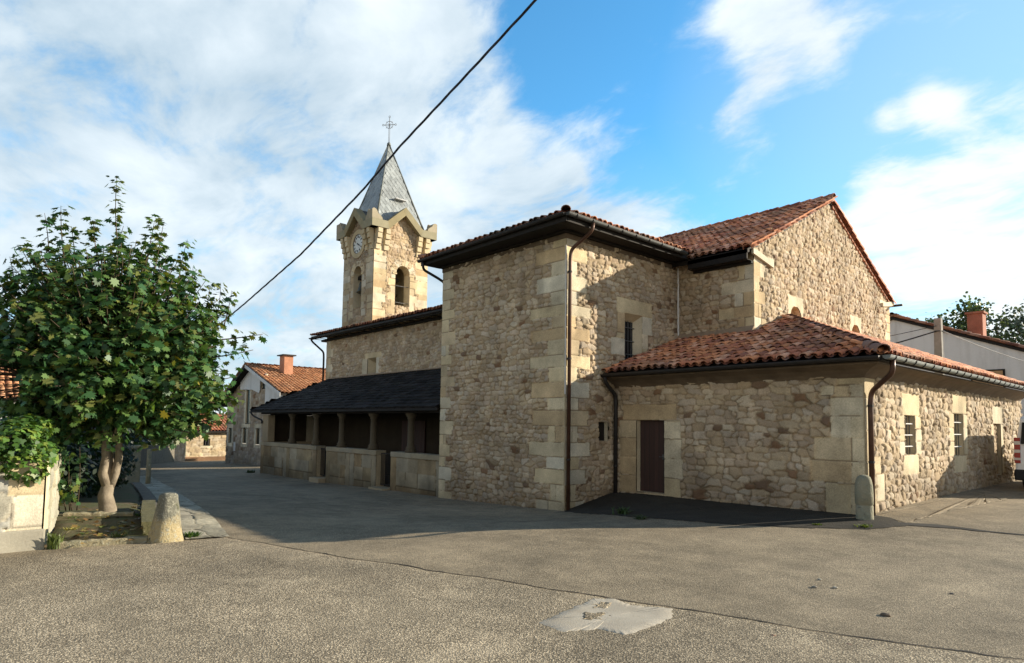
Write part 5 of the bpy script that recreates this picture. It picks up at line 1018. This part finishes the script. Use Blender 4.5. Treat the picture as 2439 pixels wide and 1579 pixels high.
ch = box_part('chimney', hs, -42.65, 16.9, 4.9, -41.85, 17.5, 6.40, M['tile'], (.42, .20, .12)); box_part('chimney_cap', ch, -42.8, 16.75, 6.403, -41.7, 17.65, 6.48, M['dkmetal'])
sk = box_part('skylight', hs, -39.9, 21.5, 4.56, -39.0, 22.6, 4.80, M['white'])
box_part('meter_box', hs, -46.9, hy-.07, -.1, -46.55, hy-.03, .5, M['white'])
# sunlit outbuilding at the end of the street
sh = thing('outbuilding', (-59, 16, -1.4), 'small sunlit stone outbuilding with barred window at the street end', 'shed')
swn = (1.35, 1.42, 1.85, 1.98)
masonry('wall', sh, (-57, 15.1, -1.5), Y_, Z_, X_, 6.0, 2.7, .06, 151, sx=.55, sz=.22, openings=[swn], blocks=[(1.1, 1.98, 2.1, 2.25, 1), (1.1, 1.2, 2.1, 1.42, 1)], pal=PAL*np.array((1.1, 1.1, 1.05)), dark=0)
sw_ = recess('window', sh, (-57, 15.1, -1.5), Y_, Z_, X_, *swn, .25, M['ashlar'], back=('window_pane', M['glass']))
for y in (15.1+1.5, 15.1+1.7): box_part('window_bar', sw_, -57.03, y, -.08, -57.0, y+.03, .48, M['iron'])
masonry('wall', sh, (-60.5, 15.1, -1.6), X_, Z_, -Y_, 3.5, 2.6, .07, 152, sx=.5, sz=.22, pal=GST)
box_part('wall', sh, -60.5, 20.8, -1.5, -57.03, 21.1, 1.1, M['stone'], tuple(PAL[1])); box_part('plinth', sh, -57.0, 15.08, -1.7, -56.93, 21.1, -1.0, M['stone'], (.22, .13, .075))
roof_plane('roof', sh, (-56.6, 14.6, 1.12), (-56.6, 21.3, 1.12), (-61, 21.3, 2.6), (-61, 14.6, 2.6), 153, TPAL)
# white house with an orange roof, far left behind the maple
lh = thing('house', (-36, -3, -.4), 'whitewashed cottage with bright orange tiled roof glimpsed through the maple', 'house')
box_part('wall', lh, -40, -10, -1, -34.3, 2.45, 2.75, M['white']); box_part('wall', lh, -38, 2.46, -1, -34.2, 4.2, 2.25, M['white'])
for y in (-6.5, -3.5, .2): box_part('window', lh, -34.3, y, .9, -34.24, y+.9, 2.1, M['glass'])
roof_plane('roof', lh, (-33.8, -10.5, 2.80), (-33.8, 2.75, 2.80), (-37.2, 2.75, 4.7), (-37.2, -10.5, 4.7), 161, OPAL*1.1); roof_plane('roof', lh, (-40.6, 2.75, 2.80), (-40.6, -10.5, 2.80), (-37.2, -10.5, 4.7), (-37.2, 2.75, 4.7), 162, OPAL)
roof_plane('roof', lh, (-33.9, 2.76, 2.27), (-33.9, 4.4, 2.27), (-36.8, 4.4, 2.75), (-36.8, 2.76, 2.75), 163, OPAL)
# roadside wall and gate pillar down the street
fw_ = thing('boundary_wall', (-27, 5.0, -.4), 'long dark stone boundary wall along the far left of the street', 'wall')
LB = resample([(-26.6, 5.0), (-33, 6.1), (-42, 8.3), (-52, 11.5), (-57.5, 14.3)], .5); ribbon_box('wall', LB, .4, -.4, 1.25, M['old_wall'], fw_); ribbon_box('cap', LB, .5, 1.251, 1.33, M['old_wall'], fw_)
blob_leaves('hedge', [((-35, 5.4, 1.2), (2.4, 1.0, 1.3)), ((-39, 6.2, 1.4), (2.6, 1.0, 1.6)), ((-43.5, 7.4, 1.3), (2.8, 1.1, 1.8)), ((-48, 9, 1.1), (2.8, 1.1, 1.8)), ((-53, 10.5, .9), (2.8, 1.2, 1.8)), ((-31, 4.6, 1.2), (2.2, .9, 1.3))], 6500, .26, [(.014, .030, .013), (.022, .040, .016)], OVAL, 'dark hedge above the boundary wall down the street', 'hedge', seed=6)
gp = thing('gate_pillar', (-26.1, 5.25, -.3), 'square stone gate pillar where the low wall meets the street', 'gate pillar')
box_part('shaft', gp, -26.35, 5.02, -.6, -25.95, 5.42, .95, M['lichen2'], bevel=.03); box_part('cap', gp, -26.42, 4.95, .953, -25.88, 5.49, 1.08, M['lichen'], bevel=.02)
ps_ = MB(); ps_.lathe((-25.7, 5.62, -.6), [(.085, 0), (.08, .8), (.075, 1.55)], 12); tag(ps_.build('marker_post', M['lichen'], None, True, base=(-25.7, 5.62, -.3)), 'thin pale roadside post next to the gate pillar', 'post')
# white house behind the annexe
wh = thing('house', (-9, 38, .4), 'large white gabled house with red tiled verge behind the annexe', 'house')
sl_w = .392; wa = -11.33; wz = 7.62; wy0 = 36.0
mb = MB(); xs0, xs1 = -18.5, 5.0; mb.prism([(xs0, wy0, .2), (xs1, wy0, .2), (xs1, wy0, wz-(xs1-wa)*sl_w), (wa, wy0, wz), (xs0, wy0, wz-(wa-xs0)*sl_w)], (0, 9, 0)); mb.build('wall', M['white'], wh)
roof_plane('roof', wh, (xs1+.5, wy0-.12, wz+.13-(xs1+.5-wa)*sl_w), (xs1+.5, 45.2, wz+.13-(xs1+.5-wa)*sl_w), (wa, 45.2, wz+.13), (wa, wy0-.12, wz+.13), 171, TPAL*np.array((.8, .85, .9)))
roof_plane('roof', wh, (xs0-.5, 45.2, wz+.13-(wa-xs0+.5)*sl_w), (xs0-.5, wy0-.12, wz+.13-(wa-xs0+.5)*sl_w), (wa, wy0-.12, wz+.13), (wa, 45.2, wz+.13), 172, TPAL*np.array((.8, .85, .9)))
mb = MB(); ridge_caps(mb, (wa, wy0-.2, wz+.2), (wa, 45.2, wz+.2), .13, .4, 173, TPAL*.7); ridge_caps(mb, (xs1+.5, wy0-.06, wz+.17-(xs1+.5-wa)*sl_w), (wa, wy0-.06, wz+.17), .12, .38, 174, TPAL*.75); ridge_caps(mb, (xs0-.5, wy0-.06, wz+.17-(wa-xs0+.5)*sl_w), (wa, wy0-.06, wz+.17), .12, .38, 175, TPAL*.75); mb.build('ridge_tiles', M['tile'], wh, smooth=True)
c_ = box_part('chimney', wh, -9.05, 39.8, 6.2, -8.38, 40.5, 8.1, M['tile'], (.30, .12, .075)); box_part('chimney_cap', c_, -9.13, 39.72, 8.103, -8.30, 40.58, 8.2, M['tile'], (.30, .13, .08))
f_ = box_part('window_frame', wh, -8.1, wy0-.05, 3.6, -6.8, wy0-.004, 4.85, M['wood_dk']); box_part('shutter', f_, -8.02, wy0-.07, 3.68, -6.88, wy0-.052, 4.78, M['plaster_tan'])
pl_ = thing('utility_pole', (-7.28, 28, .4), 'grey concrete utility pole in front of the white house', 'utility pole')
mb = MB(); mb.add([(-7.28+a*s_, 28+b*s_, z) for z, s_ in ((.2, .19), (6.25, .115)) for a, b in ((-1, -1), (1, -1), (1, 1), (-1, 1))], [(0, 1, 5, 4), (1, 2, 6, 5), (2, 3, 7, 6), (3, 0, 4, 7), (4, 5, 6, 7)]); mb.build('shaft', simple('pole_concrete', (.30, .28, .25), .9, 5, .3, .3, 30), pl_, bevel=.02)
mb = MB(); mb.tube([(-7.28+.14*math.cos(a), 28+.14*math.sin(a), 5.75) for a in np.linspace(0, 6.28, 13)], .018, 5); mb.build('band', M['dkmetal'], pl_)
for i_, (a, b, lab) in enumerate((((-7.3, 27.85, 5.75), (-12.5, 26.6, 4.6), 'thick black wire slung from the pole back towards the church'), ((-7.3, 27.85, 5.95), (-12.5, 26.8, 5.2), 'thin upper wire running from the pole behind the church'), ((-7.2, 28, 5.8), (-2.0, 35.9, 3.9), 'pale drooping wire from the pole across the white house wall'))):
    a, b = np.array(a), np.array(b); mb = MB(); mb.tube([a+(b-a)*q_-Z_*.5*q_*(1-q_)*(1, .6, 3.2)[i_] for q_ in np.linspace(0, 1, 14)], (.026, .012, .016)[i_], 5)
    tag(mb.build('wire', M['dkmetal'] if i_ < 2 else M['white'], None, True, base=tuple(a)), lab, 'wire')
# background trees
def bg_tree(x, y, z0, h, r, seed, label, cols):
    rg = np.random.default_rng(seed); t = thing('tree', (x, y, z0), label, 'tree', 'trees behind the white house'); mb = MB(); mb.tube([(x, y, z0-.2), (x+.1, y, z0+h*.45), (x, y+.1, z0+h*.92)], [.26, .16, .03], 8); C = []; K = []
    for i in range(46):
        zz = rg.uniform(.35, .98); rr_ = r*(1-((zz-.5)/.55)**2*.75)**.5 if abs(zz-.5) < .55 else r*.3; a = rg.uniform(0, 6.28); q_ = rg.uniform(.2, 1); c = np.array((x+math.cos(a)*rr_*q_, y+math.sin(a)*rr_*q_, z0+h*zz)); mb.tube([(x, y, z0+h*zz*.75), c], [.05, .012], 4)
        n = rg.integers(38, 60); C.append(c+rg.normal(0, 1, (n, 3))*np.array((.42, .42, .38))); K.append(np.array(cols[rg.integers(len(cols))])*rg.uniform(.7, 1.3, (n, 1)))
    C = np.concatenate(C); K = np.concatenate(K); n = len(C); mb.build('trunk', M['bark'], t, smooth=True)
    leaves('crown', C, rg.normal(0, 1, (n, 3))+np.array((0, 0, .5)), rg.normal(0, 1, (n, 3)), rg.uniform(.20, .36, n), K, t, OVAL)
TC = [(.07, .11, .05), (.09, .13, .055), (.06, .09, .05)]
for a in ((-14.6, 57, .6, 9.9, 1.2, 1, 'loose-crowned tree left of the brick chimney on the white house', TC), (-13.0, 58, .6, 11.3, 1.4, 2, 'tallest tree directly behind the brick chimney of the white house', TC), (-11.4, 58, .6, 10.2, 1.5, 3, 'bushy grey-green tree second from the right edge', [(.09, .13, .08), (.11, .15, .09)]), (-9.6, 59, .6, 10.6, 1.8, 4, 'bluish tree rising at the right edge above the white house roof', [(.08, .11, .10), (.09, .13, .10)]), (-7, 60, .6, 9.5, 2.2, 5, 'lower dark tree cut by the right edge above the white house', TC)): bg_tree(*a)
# ================================================================ parked van
def van():
    X0, X1, Yr, L, zg_ = -3.82, -1.92, 21.0, 4.9, z1(-2.9, 22)+.0
    t = thing('van', (-2.87, 23.4, zg_), 'white panel van parked along the annexe, rear end towards the street', 'van')
    paint, tt, p = mat('white_paint'); tt.put(p.inputs['Base Color'], (.72, .73, .74, 1)); tt.put(p.inputs['Roughness'], .28); p.inputs['Coat Weight'].default_value = .4
    red, tt, p = mat('red_lens'); tt.put(p.inputs['Base Color'], (.30, .015, .015, 1)); tt.put(p.inputs['Roughness'], .2)
    clear, tt, p = mat('clear_lens'); tt.put(p.inputs['Base Color'], (.6, .55, .5, 1)); tt.put(p.inputs['Roughness'], .15)
    blk = simple('black_plastic', (.02, .02, .022), .6, 9, .2, .05)
    prof = [(0, .42), (-.03, .60), (-.02, .95), (.02, 1.35), (.10, 1.95), (.20, 2.02), (3.1, 2.04), (3.75, 1.42), (4.75, 1.12), (4.88, .85), (4.86, .42)]
    mb = MB(); n = len(prof); V = []
    for xx, ins_ in ((X0, 0), (X1, 0)):
        for y, z in prof: k = .10*max(0, (z-1.1))/.9; V.append((xx+(k if xx == X0 else -k), Yr+y, zg_+z-.08))
    mb.add(V, [tuple(range(n)), tuple(range(n, 2*n))[::-1]]+[(i, i+n, (i+1) % n+n, (i+1) % n) for i in range(n)]); body = mb.build('body', paint, t, bevel=.055)
    W_ = X1-X0
    for k, (a, b) in enumerate(((X0+.13, (X0+X1)/2-.06), ((X0+X1)/2+.06, X1-.13))):
        mb = MB(); mb.prism([(a, Yr-.02, zg_+1.22), (b, Yr-.02, zg_+1.22), (b-.03 if k else b, Yr+.048, zg_+1.78), (a+.03 if not k else a, Yr+.048, zg_+1.78)], (0, -.012, 0)); mb.build('rear_window', M['glass'], body, bevel=.004)
    mb = MB(); mb.box((X0+X1)/2-.006, Yr-.045, zg_+.5, (X0+X1)/2+.006, Yr-.025, zg_+1.2); mb.build('door_seam', blk, body)
    mb = MB(); mb.box((X0+X1)/2+.05, Yr-.062, zg_+.95, (X0+X1)/2+.20, Yr-.030, zg_+1.0); mb.build('door_handle', blk, body)
    mb = MB(); mb.box((X0+X1)/2-.26, Yr-.052, zg_+.62, (X0+X1)/2+.26, Yr-.036, zg_+.73); mb.build('number_plate', M['white'], body)
    for sx_, xx in ((1, X0-.012), (-1, X1-.118)):
        lamp = MB(); lamp.box(xx, Yr-.045, zg_+.72, xx+.13, Yr+.12, zg_+1.38); lo = lamp.build('tail_light', red, t, bevel=.012)
        for za, zc in ((.99, 1.07), (.80, .86), (1.2, 1.29)): q_ = MB(); q_.box(xx-.003, Yr-.049, zg_+za, xx+.133, Yr+.10, zg_+zc); q_.build('lens', clear, lo, bevel=.005)
    mb = MB(); mb.box(X0-.02, Yr-.09, zg_+.28, X1+.02, Yr+.25, zg_+.56); mb.build('bumper', blk, t, bevel=.04)
    for y in (Yr+.85, Yr+3.95):
        for xx in (X0+.03, X1-.23):
            mb = MB(); mb.tube([(xx, y, zg_+.33), (xx+.2, y, zg_+.33)], .33, 24); w_ = mb.build('wheel', blk, t, bevel=.03)
            r_ = MB(); r_.tube([(xx-.012, y, zg_+.33), (xx+.212, y, zg_+.33)], .19, 18); r_.build('rim', M['zinc'], w_)
    for xx, s_ in ((X0-.001, -1), (X1+.001, 1)):
        mb = MB(); k = .09*s_*-1; mb.prism([(xx+k*.6, Yr+2.6, zg_+1.3), (xx+k*.6, Yr+3.6, zg_+1.3), (xx+k, Yr+3.1, zg_+1.82), (xx+k, Yr+2.6, zg_+1.82)], (s_*.012, 0, 0)); mb.build('side_window', M['glass'], body)
        mb = MB(); mb.box(xx+(.0 if s_ > 0 else -.2), Yr+3.55, zg_+1.25, xx+(.2 if s_ > 0 else 0), Yr+3.68, zg_+1.5); mb.build('wing_mirror', blk, body, bevel=.03)
van()
# ================================================================ litter on the asphalt
GL = 'bits of stone and litter on the asphalt'
for i_, (x, y, s_, lab) in enumerate(((-2.25, 6.76, .035, 'dark crumpled leaf lying on the asphalt right of the seam'), (-2.96, 7.40, .022, 'pale pebble lowest of a loose row on the asphalt'), (-3.12, 7.25, .026, 'small dark pebble among the row on the asphalt'), (-3.22, 7.62, .018, 'tiny pale pebble farthest in the row on the asphalt'), (-2.05, 8.1, .018, 'lone small pebble near the right edge of the asphalt'), (-2.65, 5.35, .022, 'reddish stone chip just in front of the asphalt seam'), (-2.15, 5.62, .02, 'reddish flat chip lying on the asphalt seam at right'))):
    rr = random.Random(i_); z = float(zg(x, y)); bm = bmesh.new(); bmesh.ops.create_icosphere(bm, subdivisions=2, radius=s_)
    for v in bm.verts: v.co = Vector((v.co.x*rr.uniform(.9, 1.1)*1.3, v.co.y*rr.uniform(.9, 1.1), max(v.co.z*.6, -s_*.3)*rr.uniform(.85, 1.1)))
    me = bpy.data.meshes.new('pebble'); bm.to_mesh(me); bm.free(); o = bpy.data.objects.new('pebble', me); o.location = (x, y, z+s_*.25); me.materials.append(simple('pebble_%d' % i_, ((.16, .12, .085), (.50, .44, .34), (.30, .26, .2), (.4, .37, .3), (.2, .17, .14), (.34, .19, .12), (.36, .22, .15))[i_], .9, 40, .3, .3)); COL.objects.link(o); tag(o, lab, 'pebble', GL)

# fallen leaves on the bed and the path edge
def litter():
    rg = np.random.default_rng(44); n = 260; x = rg.uniform(-15.5, -10.6, n); y = 1.6+(-(x+10.8))*.16+rg.uniform(-.2, 1.4, n)*(.9-.0*x); P = np.stack([x, y, zg(x, y)+.075], 1); c = np.array([(.30, .24, .07), (.20, .12, .05), (.12, .14, .04), (.33, .22, .08), (.10, .065, .035)])[rg.integers(0, 5, n)]*rg.uniform(.7, 1.2, n)[:, None]
    o = leaves('fallen_leaves', P, rg.normal(0, .3, (n, 3))+np.array((0, 0, 1.)), rg.normal(0, 1, (n, 3))*np.array((1, 1, .1)), rg.uniform(.06, .13, n), c, None, MAPLE, droop=.3, base=(-13, 2.4, .3)); tag(o, 'scattered dry yellow and brown leaves lying around the maple trunk', 'leaf litter', None, 'stuff')
litter()
